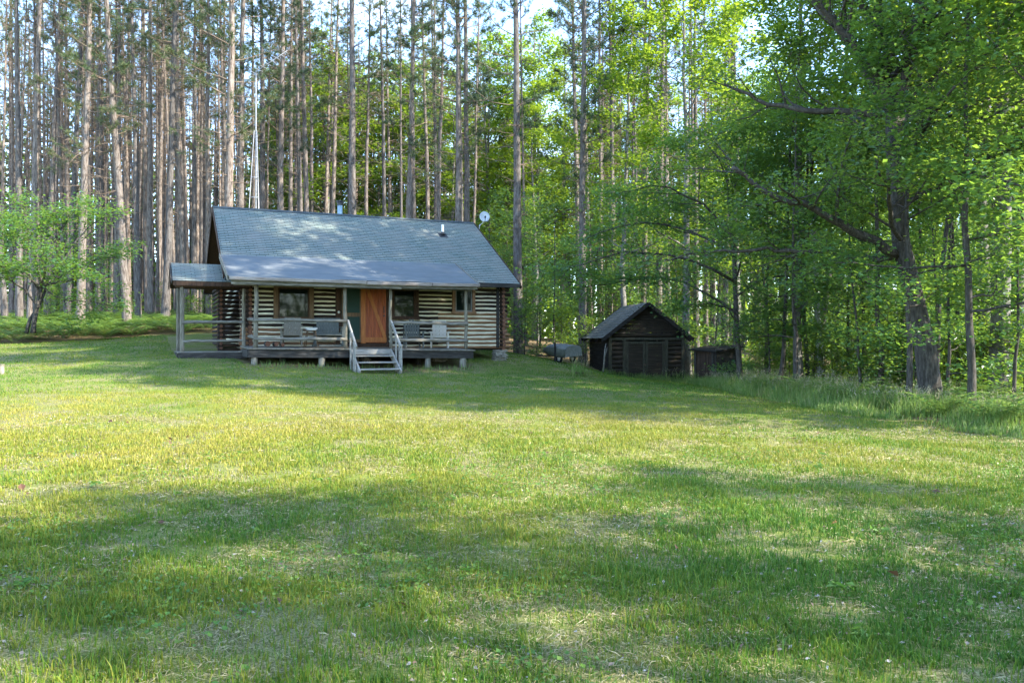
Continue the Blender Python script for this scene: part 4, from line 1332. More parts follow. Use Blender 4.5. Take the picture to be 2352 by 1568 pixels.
def pine(name, seed, height, r0, crown0, edge=False, limb=2.4, dead=True):
    """Plantation pine: bare pole, dead branch whorls below, tufted live branches above."""
    root = empty(name)
    rg = np.random.default_rng(seed)
    n = 16; s = np.linspace(0, 1, n)
    core = np.stack([np.cumsum(rg.normal(0, .018, n)), np.cumsum(rg.normal(0, .018, n)), height * s], -1)
    core[:, :2] -= core[0, :2]
    w = MB()
    w.tube(np.concatenate([[core[0] - (0, 0, .5)], core]), np.concatenate([[r0 * 1.3], [r0 * 1.15], r0 * (1 - .78 * s[1:] ** 1.1)]), 10, 0, True, .025, rg)
    def pt(z):
        x = z / height * (n - 1); i = min(n - 2, int(x)); f = x - i
        return core[i] * (1 - f) + core[i + 1] * f
    tw = MB()
    z = 2.2
    while dead and z < crown0 + 1.5:
        for k in range(rg.integers(2, 5)):
            az = rg.uniform(0, 2 * math.pi); fr = np.clip(z / crown0, 0, 1)
            L = rg.uniform(.2, .95) * (.30 + 1.75 * fr ** 1.5)
            d = np.array((math.cos(az), math.sin(az), rg.uniform(-.25, .35)))
            a = pt(z) ; pts = [a]
            for q in range(4):
                d = unit(d + rg.normal(0, .13, 3) + (0, 0, -.02)); pts.append(pts[-1] + d * L / 4)
            w.tube(pts, np.linspace(.013, .004, 5) * (1 + .4 * fr), 4, 1, False)
            for q in range(int(L * 6.5 * fr)):
                i = rg.integers(1, 4); dd = unit(d * .5 + rg.normal(0, .6, 3)); l2 = rg.uniform(.15, .6)
                p0 = pts[i]; w.tube([p0, p0 + dd * l2 * .5 + (0, 0, .02), p0 + dd * l2], [.007, .006, .004], 3, 1, False)
        z += rg.uniform(.3, .6)
    tuft_c, tuft_d = [], []
    z = crown0
    while z < height - .3:
        t = (z - crown0) / (height - crown0)
        for k in range(rg.integers(2, 5) if edge and t < .4 else rg.integers(3, 6)):
            az = rg.uniform(0, 2 * math.pi)
            L = limb * (1.0 - .75 * t) * rg.uniform(.55, 1.2) * (min(1, .5 + t * 3))
            d = np.array((math.cos(az), math.sin(az), rg.uniform(-.1, .35) + .35 * t))
            pts = [pt(z)]
            for q in range(6):
                d = unit(d + rg.normal(0, .12, 3) + (0, 0, .06)); pts.append(pts[-1] + d * L / 6)
            w.tube(pts, np.linspace(.03, .008, 7) * (.6 + .4 * L / limb), 4, 1, False)
            for q in range(max(2, int(L * (4.2 if edge else 2.9)))):
                i = rg.integers(2, 7) if q else 6
                p0 = pts[i]; dd = unit(d * .7 + rg.normal(0, .45, 3) * (1, 1, .5) + (0, 0, .15)); l2 = rg.uniform(.2, .55)
                p1 = p0 + dd * l2
                w.tube([p0, p1], [.009, .005], 3, 1, False)
                tuft_c.append(p1); tuft_d.append(dd)
                if rg.random() < .7: tuft_c.append(p0 + dd * l2 * .55 + rg.normal(0, .04, 3)); tuft_d.append(unit(dd + rg.normal(0, .5, 3)))
        z += rg.uniform(.45, .75) * (1.4 if edge and t < .4 else 1)
    C = np.array(tuft_c); D = np.array(tuft_d)
    per = 22
    P = np.repeat(C, per, 0); DD = np.repeat(D, per, 0)
    m = len(P)
    dirs = DD * .55 + rg.normal(0, .62, (m, 3)); dirs /= np.linalg.norm(dirs, axis=1)[:, None]
    L = rg.uniform(.13, .23, m)[:, None]
    sd = np.cross(dirs, rg.normal(0, 1, (m, 3))); sd /= np.linalg.norm(sd, axis=1)[:, None]
    b0 = P - DD * rg.uniform(0, .14, m)[:, None]
    v = np.stack([b0 - sd * .008, b0 + sd * .008, b0 + dirs * L + sd * .004, b0 + dirs * L - sd * .004], 1).reshape(-1, 3)
    f = np.arange(m)[:, None] * 4 + np.array([[0, 1, 2, 3]])
    nm = MB(); nm.add(v, f)
    w.build("trunk", [M['pine_bark'], M['dead_twig']], root)
    # islands per tuft share a tone only by chance; needles vary one by one
    nm.build("crown", M['needles'], root)
    return root

def place(root, x, y, rz=0.0, sc=1.0, lean=(0, 0), zoff=-.05):
    root.location = (x, y, gz(x, y) + zoff)
    root.rotation_euler = (lean[0], lean[1], rz)
    root.scale = (sc, sc, sc) if not isinstance(sc, tuple) else sc
    return root

class Stock:
    """Prototypes of a kind; the first use moves the prototype itself, later uses copy it."""
    def __init__(self, makers): self.makers = makers; self.p = {}
    def get(self, i):
        if i not in self.p:
            self.p[i] = self.makers[i](); return self.p[i]
        return copy_tree(self.p[i])

prng = random.Random(11)
pines_i = Stock([lambda s=s, h=h, c=c: pine("pine_tree", s, h, .185, c, False, 1.7) for s, h, c in ((1, 24, 16.5), (2, 25, 17.5), (3, 23.5, 15.0), (4, 24.5, 17))])
pines_e = Stock([lambda s=s, h=h, c=c: pine("pine_tree", s, h, .21, c, True, 3.0) for s, h, c in ((21, 24, 9.5), (22, 25, 11.5), (23, 24, 8.5))])

# measured trunks: px in the 2352 px frame at half height, distance, thickness factor, edge variant or None, label or None
G_ROW = "pine trunks of the stand behind the cabin"
L_DENSE = "slender bare-trunked pine inside the dense stand behind the lawn"
key = [
 (12, 44, 1.0, None, None), (45, 42, 1.0, None, None), (70, 41, 1.05, None, None), (108, 47, 1.0, None, None), (125, 52, 1.0, None, None), (155, 46, 1.1, None, None),
 (183, 40, 1.15, 2, "thick pine with its foot just right of the small leafy tree"), (205, 50, 1, None, None), (225, 49, 1, None, None), (240, 55, 1, None, None), (268, 48, 1.05, None, None),
 (292, 41, 1.2, 0, "pine leaning outward at the stand's edge, left of the side porch"), (318, 43, 1.0, None, None), (345, 48, 1, None, None), (360, 52, 1, None, None),
 (378, 42, 1.1, 1, "pine at the lawn's edge, directly left of the side porch roof"), (408, 50, 1, None, None), (427, 46, 1.05, None, None), (445, 49, 1, None, None), (462, 52, 1, None, None), (481, 46, 1.05, None, None),
 (520, 40, 1.3, 2, "thick pine rising behind the left end of the cabin ridge"), (552, 42, 1.15, 1, "pine just left of the antenna mast"), (606, 44, 1.05, 0, "pine just right of the antenna mast"), (642, 44, 1.1, 2, "second pine to the right of the antenna mast"),
 (665, 52, 1, None, None), (690, 54, 1, None, None), (720, 56, 1, None, None), (742, 58, 1, None, None), (760, 62, 1, None, None),
 (812, 41, 1.25, 1, "thick grey pine trunk just right of the stovepipe"), (838, 55, 1, None, None), (888, 54, 1, None, None), (900, 60, 1, None, None),
 (932, 43, 1.05, 0, "slightly bent pale pine midway along the cabin ridge"), (952, 50, 1, None, None), (1003, 52, .9, None, None),
 (1052, 41, 1.1, 2, "left pine of the close pair behind the right end of the ridge"), (1072, 41.5, 1.0, 1, "right pine of the close pair behind the right end of the ridge"),
 (1191, 37.5, 1.25, 0, "big dark pine standing free at the cabin's right end"), (1337, 39, 1.1, 2, "stout pine rising behind the upturned boat"),
 (1378, 50, 1.05, None, None), (1400, 47, 1.05, None, None), (1414, 48, 1, None, None), (1452, 58, 1, None, None), (1512, 44, 1.1, 1, "pine rising behind the log shed's roof"), (1536, 52, 1, None, None), (1600, 45, 1, None, None), (1622, 56, 1, None, None),
]
used = []
for px, Y, th, ed, lab in key:
    x = px2x(px, Y)
    o = pines_e.get(ed) if ed is not None else pines_i.get(prng.randrange(4))
    ln = (R(prng.uniform(-.9, .9)) + (R(2.2) if (Y < 48 and px < 500) else 0), R(prng.uniform(-1.3, 1.3)))
    if px == 292: ln = (R(4), R(-1.5))
    if px == 932: ln = (0, R(-1.5))
    place(o, x, Y, prng.uniform(0, 6.28), ((th * .86, th * .86, prng.uniform(.95, 1.06)) if ed is not None else (th * .9, th * .9, prng.uniform(.95, 1.06))), (ln[0], ln[1]))
    if lab: tag(o, lab, "pine tree", "edge pines at the back of the lawn")
    else: tag(o, L_DENSE, "pine tree", G_ROW)
    used.append((x, Y))
cnt = 0
rows = []
for r in range(15):
    Y = 46.5 + r * 2.5
    for k in range(42):
        rows.append((k, r, Y))
for k, r, Y in rows:
    x = -46 + k * 1.72 + r * .4 + prng.uniform(-.45, .45); y = Y + prng.uniform(-.6, .6)
    px = 1176 + x / y * F
    if px < -110 or px > 1720: continue
    keep = .95 if px < 560 else .60 if px < 760 else .25 if px < 1100 else .16 if px < 1330 else .40
    if y > 56: keep *= .85
    if prng.random() > keep: continue
    if min((x - a) ** 2 + (y - b) ** 2 for a, b in used) < 1.1: continue
    used.append((x, y))
    o = pines_i.get(prng.randrange(4))
    place(o, x, y, prng.uniform(0, 6.28), (prng.uniform(.50, .98),) * 2 + (prng.uniform(.92, 1.08),), (R(prng.uniform(-1.2, 1.2)) + (R(1.2) if y < 52 else 0), R(prng.uniform(-1.6, 1.6))))
    tag(o, L_DENSE, "pine tree", G_ROW)
    cnt += 1
print("pines in rows", cnt)

# --- broadleaf trees
st = {}
st['tall'] = Stock([lambda s=s: broadleaf("broadleaf_tree", s, 17, .17, M['grey_bark'], M['light_leaf'], .30, 18, 3.4, .17, 13, (0.3, 0.2), spread=.45) for s in (31, 32, 33)])
st['maple'] = Stock([lambda s=s: broadleaf("maple_tree", s, 11, .085, M['dark_bark'], M['maple_leaf'], .17, 19, 3.1, .108, 17, (0.2, -.1), spread=.40) for s in (41, 42, 43)])
st['sapling'] = Stock([lambda s=s: broadleaf("maple_sapling", s, 6.5, .045, M['dark_bark'], M['maple_leaf'], .10, 16, 1.8, .105, 15, (0.2, 0), spread=.33, nchild=4) for s in (51, 52)])
st['bush'] = Stock([lambda s=s: broadleaf("leafy_shrub", s, 2.6, .03, M['dark_bark'], M['maple_leaf'] if s == 61 else M['light_leaf'], .06, 12, 1.2, .10, 10, (0.1, 0), spread=.26, nchild=4) for s in (61, 62)])
st['pole'] = Stock([lambda s=s: broadleaf("slender_tree", s, 13, .075, M['dark_bark'], M['maple_leaf'], .45, 11, 2.0, .115, 13, (0.35, 0.1), spread=.38) for s in (81, 82)])
st['birch'] = Stock([lambda: broadleaf("birch_tree", 71, 15, .12, M['birch_bark'], M['light_leaf'], .42, 14, 2.4, .12, 12, (-.9, 0.2), spread=.38)])

BR = random.Random(5)
def bl(kind, var, px, Y, sc, label, cat, group=None, rz=None, lean=(0, 0), szf=1.0):
    o = st[kind].get(var)
    x = px2x(px, Y)
    place(o, x, Y, BR.uniform(0, 6.28) if rz is None else rz, (sc, sc, sc * szf), lean)
    tag(o, label, cat, group)
    return o

# the big oak on the right, its limbs as in the photo
def oak():
    Y = 19.0; s = Y / F
    X0 = px2x(2140, Y); z0 = gz(X0, Y)
    root = empty("oak_tree", (X0, Y, z0))
    tag(root, "big leaning oak with thick trunk and long limbs reaching left over the shed", "oak tree")
    g = TreeGen(99, .102, 8, .34, .35, .5)
    def L(pts, depth):
        out = []
        for k, (px, py) in enumerate(pts):
            out.append(((px - 2140) * s, depth[k] if hasattr(depth, '__len__') else depth * k / (len(pts) - 1), 1.5 + (784 - py) * s - z0))
        return np.array(out)
    tr = L([(2142, 970), (2140, 930), (2126, 800), (2098, 680), (2070, 560), (2055, 420), (2050, 260)], [0] * 7)
    g.wood.tube(tr, [.33, .275, .235, .21, .195, .175, .16], 14, 0, True, .03, g.rg)
    def main(pts, depth, r0, r1, cl=2.1, nc=7, start=.22, lvl=2):
        P = L(pts, depth)
        Q = np.array([g.pt(P, x) for x in np.linspace(0, 1, 3 * len(P))])
        Q[1:-1] += g.rg.normal(0, .035, (len(Q) - 2, 3))
        g.limb(Q, r0, r1, lvl, cl, nc, start)
    main([(2060, 585), (1960, 540), (1850, 490), (1740, 460), (1650, 410)], -1.2, .12, .035, 2.0, 8, .3)
    main([(2060, 592), (1990, 594), (1925, 574), (1855, 578), (1770, 563), (1690, 577), (1610, 566), (1540, 590)], .8, .08, .018, 1.5, 9, .2)
    main([(2040, 262), (1980, 246), (1870, 236), (1780, 205), (1700, 150)], 1.4, .10, .03, 1.9, 7, .35)
    main([(2050, 262), (2005, 180), (1960, 130), (1880, 60), (1800, -20)], -.8, .12, .04, 2.2, 9, .2)
    main([(2050, 262), (2042, 150), (2030, 0), (2000, -160), (1990, -330)], .5, .15, .05, 2.6, 10, .1)
    main([(2053, 262), (2070, 190), (2110, 80), (2160, -60), (2230, -240)], -.4, .13, .04, 2.5, 10, .12)
    main([(2055, 300), (2110, 220), (2200, 130), (2310, 60)], .9, .09, .03, 2.1, 9, .15)
    main([(2062, 480), (2150, 420), (2250, 370), (2360, 330)], -1.0, .08, .025, 1.9, 8, .2)
    main([(2058, 420), (2040, 370), (2020, 330), (2000, 310)], -3.6, .08, .025, 2.0, 8, .2)
    main([(2055, 380), (2090, 300), (2110, 220), (2110, 160)], 3.8, .09, .03, 2.2, 8, .2)
    main([(2052, 280), (2010, 90), (1900, -120), (1820, -300)], 2.8, .11, .04, 2.4, 9, .2)
    main([(2052, 270), (2060, 60), (2120, -160), (2100, -380)], -3.0, .11, .04, 2.4, 9, .2)
    main([(2068, 560), (2010, 520), (1960, 470), (1900, 440)], -2.6, .07, .02, 1.7, 7, .2)
    n = g.finish("oak", M['dark_bark'], M['oak_leaf'], root)
    print("oak leaves", n)
oak()

maple_g = "maples along the right edge of the lawn"
# near right side
def shed_maple():
    Y = 27.5; s = Y / F
    X0 = px2x(1702, Y); z0 = gz(X0, Y)
    root = empty("maple_tree", (X0, Y, z0))
    tag(root, "thin maple whose layered teal-green sprays overhang the log shed's roof", "maple tree", maple_g)
    g = TreeGen(321, .108, 18, .36, .2, .4)
    def L(pts, dep):
        return np.array([((px - 1702) * s, dep * k / (len(pts) - 1), 1.5 + (784 - py) * s - z0) for k, (px, py) in enumerate(pts)])
    g.wood.tube(L([(1702, 920), (1702, 880), (1694, 740), (1690, 600), (1680, 480), (1672, 380)], .3), [.12, .10, .085, .07, .05, .03], 9, 0, True, .04, g.rg)
    def main(pts, dep, r0, cl=1.7, nc=8):
        P = L(pts, dep); Q = np.array([g.pt(P, x) for x in np.linspace(0, 1, 2 * len(P))]); Q[1:-1] += g.rg.normal(0, .04, (len(Q) - 2, 3))
        g.limb(Q, r0, .012, 2, cl, nc, .2)
    main([(1694, 720), (1610, 665), (1500, 630), (1400, 650), (1340, 660)], .4, .05)
    main([(1692, 650), (1570, 590), (1450, 575), (1340, 610), (1290, 620)], -.8, .055)
    main([(1688, 590), (1570, 515), (1450, 505), (1340, 545)], .9, .05)
    main([(1684, 540), (1600, 460), (1500, 430), (1420, 450)], -.6, .045)
    main([(1694, 740), (1650, 705), (1590, 700), (1560, 705)], -1.6, .035, 1.2, 6)
    main([(1692, 680), (1760, 640), (1830, 630), (1880, 650)], .5, .045)
    main([(1688, 600), (1760, 540), (1830, 520)], -.7, .04)
    main([(1690, 640), (1680, 600), (1670, 580)], -2.6, .04)
    main([(1686, 560), (1650, 500), (1640, 470)], 2.4, .04)
    main([(1678, 470), (1700, 400), (1730, 350)], .6, .035)
    main([(1674, 420), (1640, 360), (1600, 330)], -.5, .03)
    main([(1694, 760), (1740, 730), (1790, 740)], -.8, .03, 1.1, 6)
    g.finish("maple", M['dark_bark'], M['maple_leaf'], root)
shed_maple()
bl('maple', 1, 2085, 18.4, .86, "thin straight maple standing just in front of the big oak", "maple tree", maple_g)
bl('maple', 2, 2232, 17.2, 1.02, "slim maple to the right of the big oak at the tall grass", "maple tree", maple_g)
bl('maple', 0, 2440, 14.8, 1.05, "maple at the right edge of the view with foliage hanging in from the side", "maple tree", maple_g)
bl('sapling', 0, 2330, 18.5, 1.0, "young maple sapling at the far right of the forest edge", "sapling", "saplings in the right forest edge")
bl('sapling', 1, 2180, 21.5, 1.1, "young maple sapling right behind the big oak", "sapling", "saplings in the right forest edge")
bl('sapling', 0, 1980, 24.0, 1.05, "leaning sapling left of the big oak", "sapling", "saplings in the right forest edge", lean=(0, R(-6)))
bl('sapling', 1, 1640, 36.0, 1.0, "leafy sapling standing behind the plank shack", "sapling", "saplings in the right forest edge")
bl('sapling', 1, 1770, 29.0, .85, "small sapling with bright leaves between the shack and the forked trunk", "sapling", "saplings in the right forest edge")
bl('birch', 0, 1888, 29.0, 1.0, "white-barked birch with dark marks beside the forked trunk", "birch tree", rz=0.3)
o = bl('tall', 0, 1835, 28.0, .95, "straight grey tree left of the birch", "tree", "tall broadleaf trees on the right", rz=1.0)
bl('tall', 1, 1868, 30.5, .9, "leaning grey tree crossing behind the birch", "tree", "tall broadleaf trees on the right", lean=(0, R(5)))
bl('tall', 2, 1580, 37.0, 1.1, "tall tree with bright sunlit leaves above and behind the log shed", "tree", "tall broadleaf trees on the right")
bl('tall', 0, 1425, 40.0, 1.0, "tall bright-leaved tree behind the shed's left roof slope", "tree", "tall broadleaf trees on the right")
bl('tall', 1, 1690, 40.0, 1.1, "tall bright tree whose top shows left of the oak's upper limbs", "tree", "tall broadleaf trees on the right")
bl('tall', 1, 2270, 24.0, 1.15, "tall tree with yellow-lit leaves at the upper right corner", "tree", "tall broadleaf trees on the right")
bl('tall', 2, 2390, 27.0, 1.15, "tall tree at the right picture edge behind the maples", "tree", "tall broadleaf trees on the right")
L_IN = "broadleaf tree in the shaded depth of the right-hand forest"
G_IN = "trees in the depth of the right forest"
for x, y, v, sc in ((13.0, 16.6, 0, 1.35), (14.2, 20.2, 1, 1.5), (13.4, 22.8, 2, 1.5), (15.5, 25.0, 0, 1.5), (17, 28.5, 1, 1.45), (16.5, 17.0, 2, 1.3), (12.3, 14.6, 1, 1.1)):
    o = st['tall'].get(v); place(o, x, y, BR.uniform(0, 6.28), sc); tag(o, L_IN, "tree", G_IN)
for k in range(17):
    px = 1700 + k * 44 + BR.uniform(-18, 18); Y = BR.choice([26, 30, 34, 38, 43, 48, 54]) + BR.uniform(-2, 2)
    if px > 2100: Y = max(22.5, Y - 4)
    kind = BR.choice(['maple', 'maple', 'sapling'])
    bl(kind, BR.randrange(2 if kind == 'sapling' else 3), px, Y, BR.uniform(.8, 1.1), L_IN, "tree", G_IN)
for k in range(13):
    bl('tall', k % 3, 1690 + k * 52 + BR.uniform(-15, 15), BR.uniform(54, 68), BR.uniform(.85, 1.2), "sunlit tall tree far behind the right-hand forest, bright between the dark stems", "tree", "sunlit trees far behind the right forest")
for k in range(34):
    px = 1745 + k * 20 + BR.uniform(-9, 9); Y = (30.5 - (px - 1745) * .0145) + BR.uniform(-.5, 1.6)
    bl('bush', k % 2, px, Y, BR.uniform(.45, .85), "small leafy shrub at the front edge of the right-hand forest, just behind the tall grass", "shrub", "edge shrubs behind the tall grass")
# sunlit broadleaf trees beyond the pines, centre
L_BK = "sunlit broadleaf tree filling the gaps between the pines behind the cabin"
for k in range(46):
    px = 600 + k * 24 + BR.uniform(-16, 16); Y = BR.uniform(58, 82)
    bl('tall', BR.randrange(3), px, Y, BR.uniform(.95, 1.35), L_BK, "tree", "broadleaf trees behind the pines")
for px, Y, sc in ((1235, 62, 1.32), (1290, 68, 1.45), (1130, 64, 1.3), (1180, 70, 1.4)):
    bl('tall', BR.randrange(3), px, Y, sc, L_BK, "tree", "broadleaf trees behind the pines")
for k in range(12):
    px = 1120 + k * 40 + BR.uniform(-14, 14); Y = BR.uniform(40, 50)
    bl('sapling', BR.randrange(2), px, Y, BR.uniform(.9, 1.4), "leafy sapling among the pines right of the cabin", "sapling", "saplings right of the cabin")
# shrubs right of the cabin and in the pine edge
for k, (px, Y, sc, v, lab) in enumerate(((1205, 34.5, 1.0, 0, "blue-green shrub beside the cabin's right corner"), (1232, 36.5, 1.2, 0, "taller shrub behind the one at the cabin's right corner"), (1290, 37.5, .9, 1, "shrub behind the upturned boat"),
        (1345, 37.5, .8, 1, "bright shrub between boat and shed"), (1590, 38.0, .9, 1, "shrub in the gap between the shed and the plank shack"), (470, 46, 1.1, 1, "bright shrub seen under the side porch roof"), (1738, 26.5, .42, 0, "low shrub in front of the plank shack's right side"))):
    bl('bush', v, px, Y, sc, lab, "shrub", "shrubs at the forest edge")
for k in range(17):
    bl('pole', k % 2, 1755 + k * 38 + BR.uniform(-14, 14), BR.uniform(27, 35) if k < 7 else BR.uniform(20.5, 30), BR.uniform(.8, 1.15), "slender dark-stemmed tree at the front of the right-hand forest", "tree", "slender trees at the front of the right forest", lean=(R(BR.uniform(-2, 2)), R(BR.uniform(-3, 3))))
for k in range(64):
    px = BR.uniform(1740, 2440); Y = BR.uniform(31, 46) if px < 2000 else BR.uniform(24.5, 42)
    bl('bush', BR.randrange(2), px, Y, BR.uniform(.7, 1.45), "low leafy undergrowth shrub below the trees of the right-hand forest", "shrub", "undergrowth shrubs in the right forest")
for k in range(26):
    px = BR.uniform(-40, 620); Y = BR.uniform(44, 62)
    bl('bush', BR.randrange(2), px, Y, BR.uniform(.5, .9), "low bright shrub between the feet of the left-hand pines", "shrub", "shrubs under the left pines")

# small tree at the left with flat leafy layers and a forked dark trunk
def left_tree():
    Y = 33.0; s = Y / F
    X0 = px2x(76, Y); z0 = gz(X0, Y)
    root = empty("small_tree", (X0, Y, z0))
    tag(root, "small spreading tree with forked trunk and flat leaf layers at the left lawn edge", "tree")
    g = TreeGen(123, .12, 13, .36, .22, .4)
    def L(pts, dep):
        return np.array([((px - 76) * s, dep * k / (len(pts) - 1), 1.5 + (784 - py) * s - z0) for k, (px, py) in enumerate(pts)])
    g.wood.tube(L([(76, 765), (78, 742), (86, 700), (95, 660)], 0), [.115, .095, .08, .07], 9, 0, True, .04, g.rg)
    g.wood.tube(L([(60, 765), (66, 735), (88, 695), (98, 665)], .2), [.08, .07, .06, .05], 8, 0, True, .04, g.rg)
    def main(pts, dep, r0, cl=1.4, nc=7):
        P = L(pts, dep); Q = np.array([g.pt(P, x) for x in np.linspace(0, 1, 2 * len(P))]); Q[1:-1] += g.rg.normal(0, .03, (len(Q) - 2, 3))
        g.limb(Q, r0, .012, 2, cl, nc, .2)
    main([(95, 662), (130, 610), (160, 560), (190, 520), (205, 500)], .6, .06)
    main([(95, 662), (90, 600), (80, 540), (60, 490)], -.4, .06)
    main([(92, 670), (50, 620), (10, 570), (-40, 540)], .5, .055)
    main([(85, 700), (60, 660), (30, 640), (-30, 630)], -.8, .05)
    main([(100, 655), (150, 650), (200, 640), (250, 650)], -.7, .05)
    main([(98, 660), (150, 620), (205, 590), (245, 585)], .9, .05)
    main([(92, 640), (110, 560), (120, 510), (125, 470)], 1.2, .05)
    main([(92, 640), (70, 560), (30, 500), (0, 480)], 1.4, .05)
    main([(95, 662), (120, 640), (150, 610), (170, 600)], -2.0, .045)
    main([(95, 662), (60, 620), (40, 600), (20, 590)], -2.0, .045)
    main([(95, 655), (140, 690), (190, 690), (235, 700)], .3, .04)
    g.finish("small", M['dark_bark'], M['maple_leaf'], root)
left_tree()

# trees that stand just outside the frame and shade the lawn
def outside(kind, var, x, y, sc, lab, rz=0.0):
    o = st[kind].get(var); place(o, x, y, rz, sc); tag(o, lab, "tree", "trees beside the lawn outside the view"); return o
SHADE = [('maple', 1, 10.5, 2.0, .9), ('maple', 2, 11.8, 4.8, .72), ('tall', 0, 14.0, -1.4, 1.0), ('maple', 1, 24, -1, 1.15), ('maple', 2, 27, -6, 1.2), ('maple', 0, 22, -11, 1.2), ('maple', 1, 28, -15, 1.25), ('maple', 2, 18, -16, 1.2)]
for k, (kd, v, x, y, sc) in enumerate(SHADE):
    outside(kd, v, x, y, sc, "broadleaf tree beside the lawn, to the right of the photographer", rz=k * 1.3)

# ------------------------------------------------------------------ ground cover
gr = np.random.default_rng(77)
def blades(P, h, w, rg, lean=.35, segs=2, curve=.5):
    """Grass blades as an (verts, faces) pair, one island each."""
    n = len(P)
    a = rg.uniform(0, 2 * math.pi, n); ld = np.stack([np.cos(a), np.sin(a)], -1)
    b = rg.uniform(0, 2 * math.pi, n); wd = np.stack([np.cos(b), np.sin(b), np.zeros(n)], -1) * (w / 2)[:, None]
    ln = np.abs(rg.normal(0, lean, n))
    off = ld * (h * ln)[:, None]
    m1 = P + np.concatenate([off * .35, (h * .55)[:, None]], 1)
    tip = P + np.concatenate([off, (h * np.clip(1 - .35 * ln, .3, 1))[:, None]], 1)
    if segs == 2:
        v = np.stack([P - wd, P + wd, m1 + wd * .75, m1 - wd * .75, tip], 1).reshape(-1, 3)
        k = np.arange(n)[:, None] * 5
        return v, [k + np.array([[0, 1, 2, 3]]), k + np.array([[3, 2, 4]])]
    v = np.stack([P - wd, P + wd, tip], 1).reshape(-1, 3)
    return v, [np.arange(n)[:, None] * 3 + np.array([[0, 1, 2]])]

def lawn_grass():
    mb = MB()
    tot = 0; tones = []
    for d0, d1, rho, w, seg in ((2.6, 5.5, 8000, .0062, 2), (5.5, 9, 5000, .0072, 2), (9, 14, 2400, .0095, 2), (14, 21, 1200, .012, 1), (21, 30, 600, .017, 1), (30, 40, 360, .023, 1)):
        half = R(38)
        area = half * (d1 * d1 - d0 * d0)
        n = int(area * rho)
        rr = np.sqrt(gr.uniform(d0 * d0, d1 * d1, n)); an = gr.uniform(-half, half, n)
        P = np.stack([rr * np.sin(an), rr * np.cos(an)], -1)
        if d0 < 13:                                # blades grow in tufts
            nt = n // 11
            T = P[:nt][gr.integers(0, nt, n)]
            loose = (gr.random(n) < .30)[:, None]
            P = np.where(loose, P, T + gr.normal(0, .024 + .0012 * d0, (n, 2)))
        sdv = poly_dist(P, LAWN)
        clump = fbm(P[:, 0] * 2.2, P[:, 1] * 2.2, 21); big = fbm(P[:, 0] * .45, P[:, 1] * .45, 5)
        keep = (sdv > -.3) & (gr.random(n) < np.clip((clump - .22) * 2.4, .22, 1) * np.clip(.6 + big, .5, 1))
        # no grass under the porch and the buildings
        tq = (P - np.array((-4.7, 29.0))) @ np.stack([cU, cV], 1)
        under = (tq[:, 0] > -4.7) & (tq[:, 0] < 2.9) & (tq[:, 1] > -1.9)
        under |= (tq[:, 0] > -4.7) & (tq[:, 0] < 4.6) & (tq[:, 1] > .3) & (tq[:, 1] < 8)
        under |= (tq[:, 0] > -6.6) & (tq[:, 0] < -4.3) & (tq[:, 1] > -.4)
        bare = (tq[:, 0] > -4.7) & (tq[:, 0] < 3.2) & (tq[:, 1] > -2.7) & (gr.random(n) < .6)
        keep &= ~under & ~bare
        P = P[keep]; clump = clump[keep]; big = big[keep]; n = len(P)
        P3 = np.c_[P, gz(P[:, 0], P[:, 1]) + 0.05 * (fbm(P[:, 0] * 0.5, P[:, 1] * 0.5, 3) - 0.5) * 2 * np.clip(np.hypot(P[:, 0], P[:, 1]) / 10, 0, 1) - .004]
        h = gr.uniform(.025, .070, n) * (.75 + .4 * clump) + (gr.random(n) < .04) * gr.uniform(.03, .08, n)
        v, fs = blades(P3, h, np.full(n, w) * gr.uniform(.7, 1.3, n), gr, .45, seg)
        off = mb.add(v, fs[0])
        for f in fs[1:]: mb.f.append((f + off, 0, False))
        lit_band = np.exp(-((P[:, 1] - 14 - .10 * P[:, 0]) / 6.0) ** 2) * np.clip((7.5 - P[:, 0]) / 5, 0, 1)      # sunlit band of the lawn: its sunshine is put into the blade colour as yellow
        tone = np.clip(.55 * gr.random(n) + .8 * (big - .5) + .02 + .50 * lit_band, 0, 1)
        tones.append(np.repeat(tone, 5 if seg == 2 else 3)); tot += n
    print("blades", tot)
    m, n, l, p = new_mat("lawn_grass_blades")
    a = n.new("ShaderNodeAttribute"); a.attribute_name = "tone"
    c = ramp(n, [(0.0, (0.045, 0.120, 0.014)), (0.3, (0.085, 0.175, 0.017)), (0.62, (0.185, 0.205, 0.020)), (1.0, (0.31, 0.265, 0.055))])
    l.new(a.outputs["Fac"], c.inputs["Fac"]); l.new(c.outputs["Color"], p.inputs["Base Color"])
    p.inputs["Roughness"].default_value = .5; p.inputs["Specular IOR Level"].default_value = .3
    tr = n.new("ShaderNodeBsdfTranslucent"); l.new(c.outputs["Color"], tr.inputs["Color"])
    ms = n.new("ShaderNodeMixShader"); ms.inputs["Fac"].default_value = .35
    l.new(p.outputs["BSDF"], ms.inputs[1]); l.new(tr.outputs["BSDF"], ms.inputs[2]); l.new(ms.outputs["Shader"], n["Material Output"].inputs["Surface"])
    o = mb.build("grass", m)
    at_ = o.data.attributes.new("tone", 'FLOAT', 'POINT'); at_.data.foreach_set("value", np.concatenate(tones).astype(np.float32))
    tag(o, "short yellow-green lawn grass", "grass", None, "stuff")
lawn_grass()

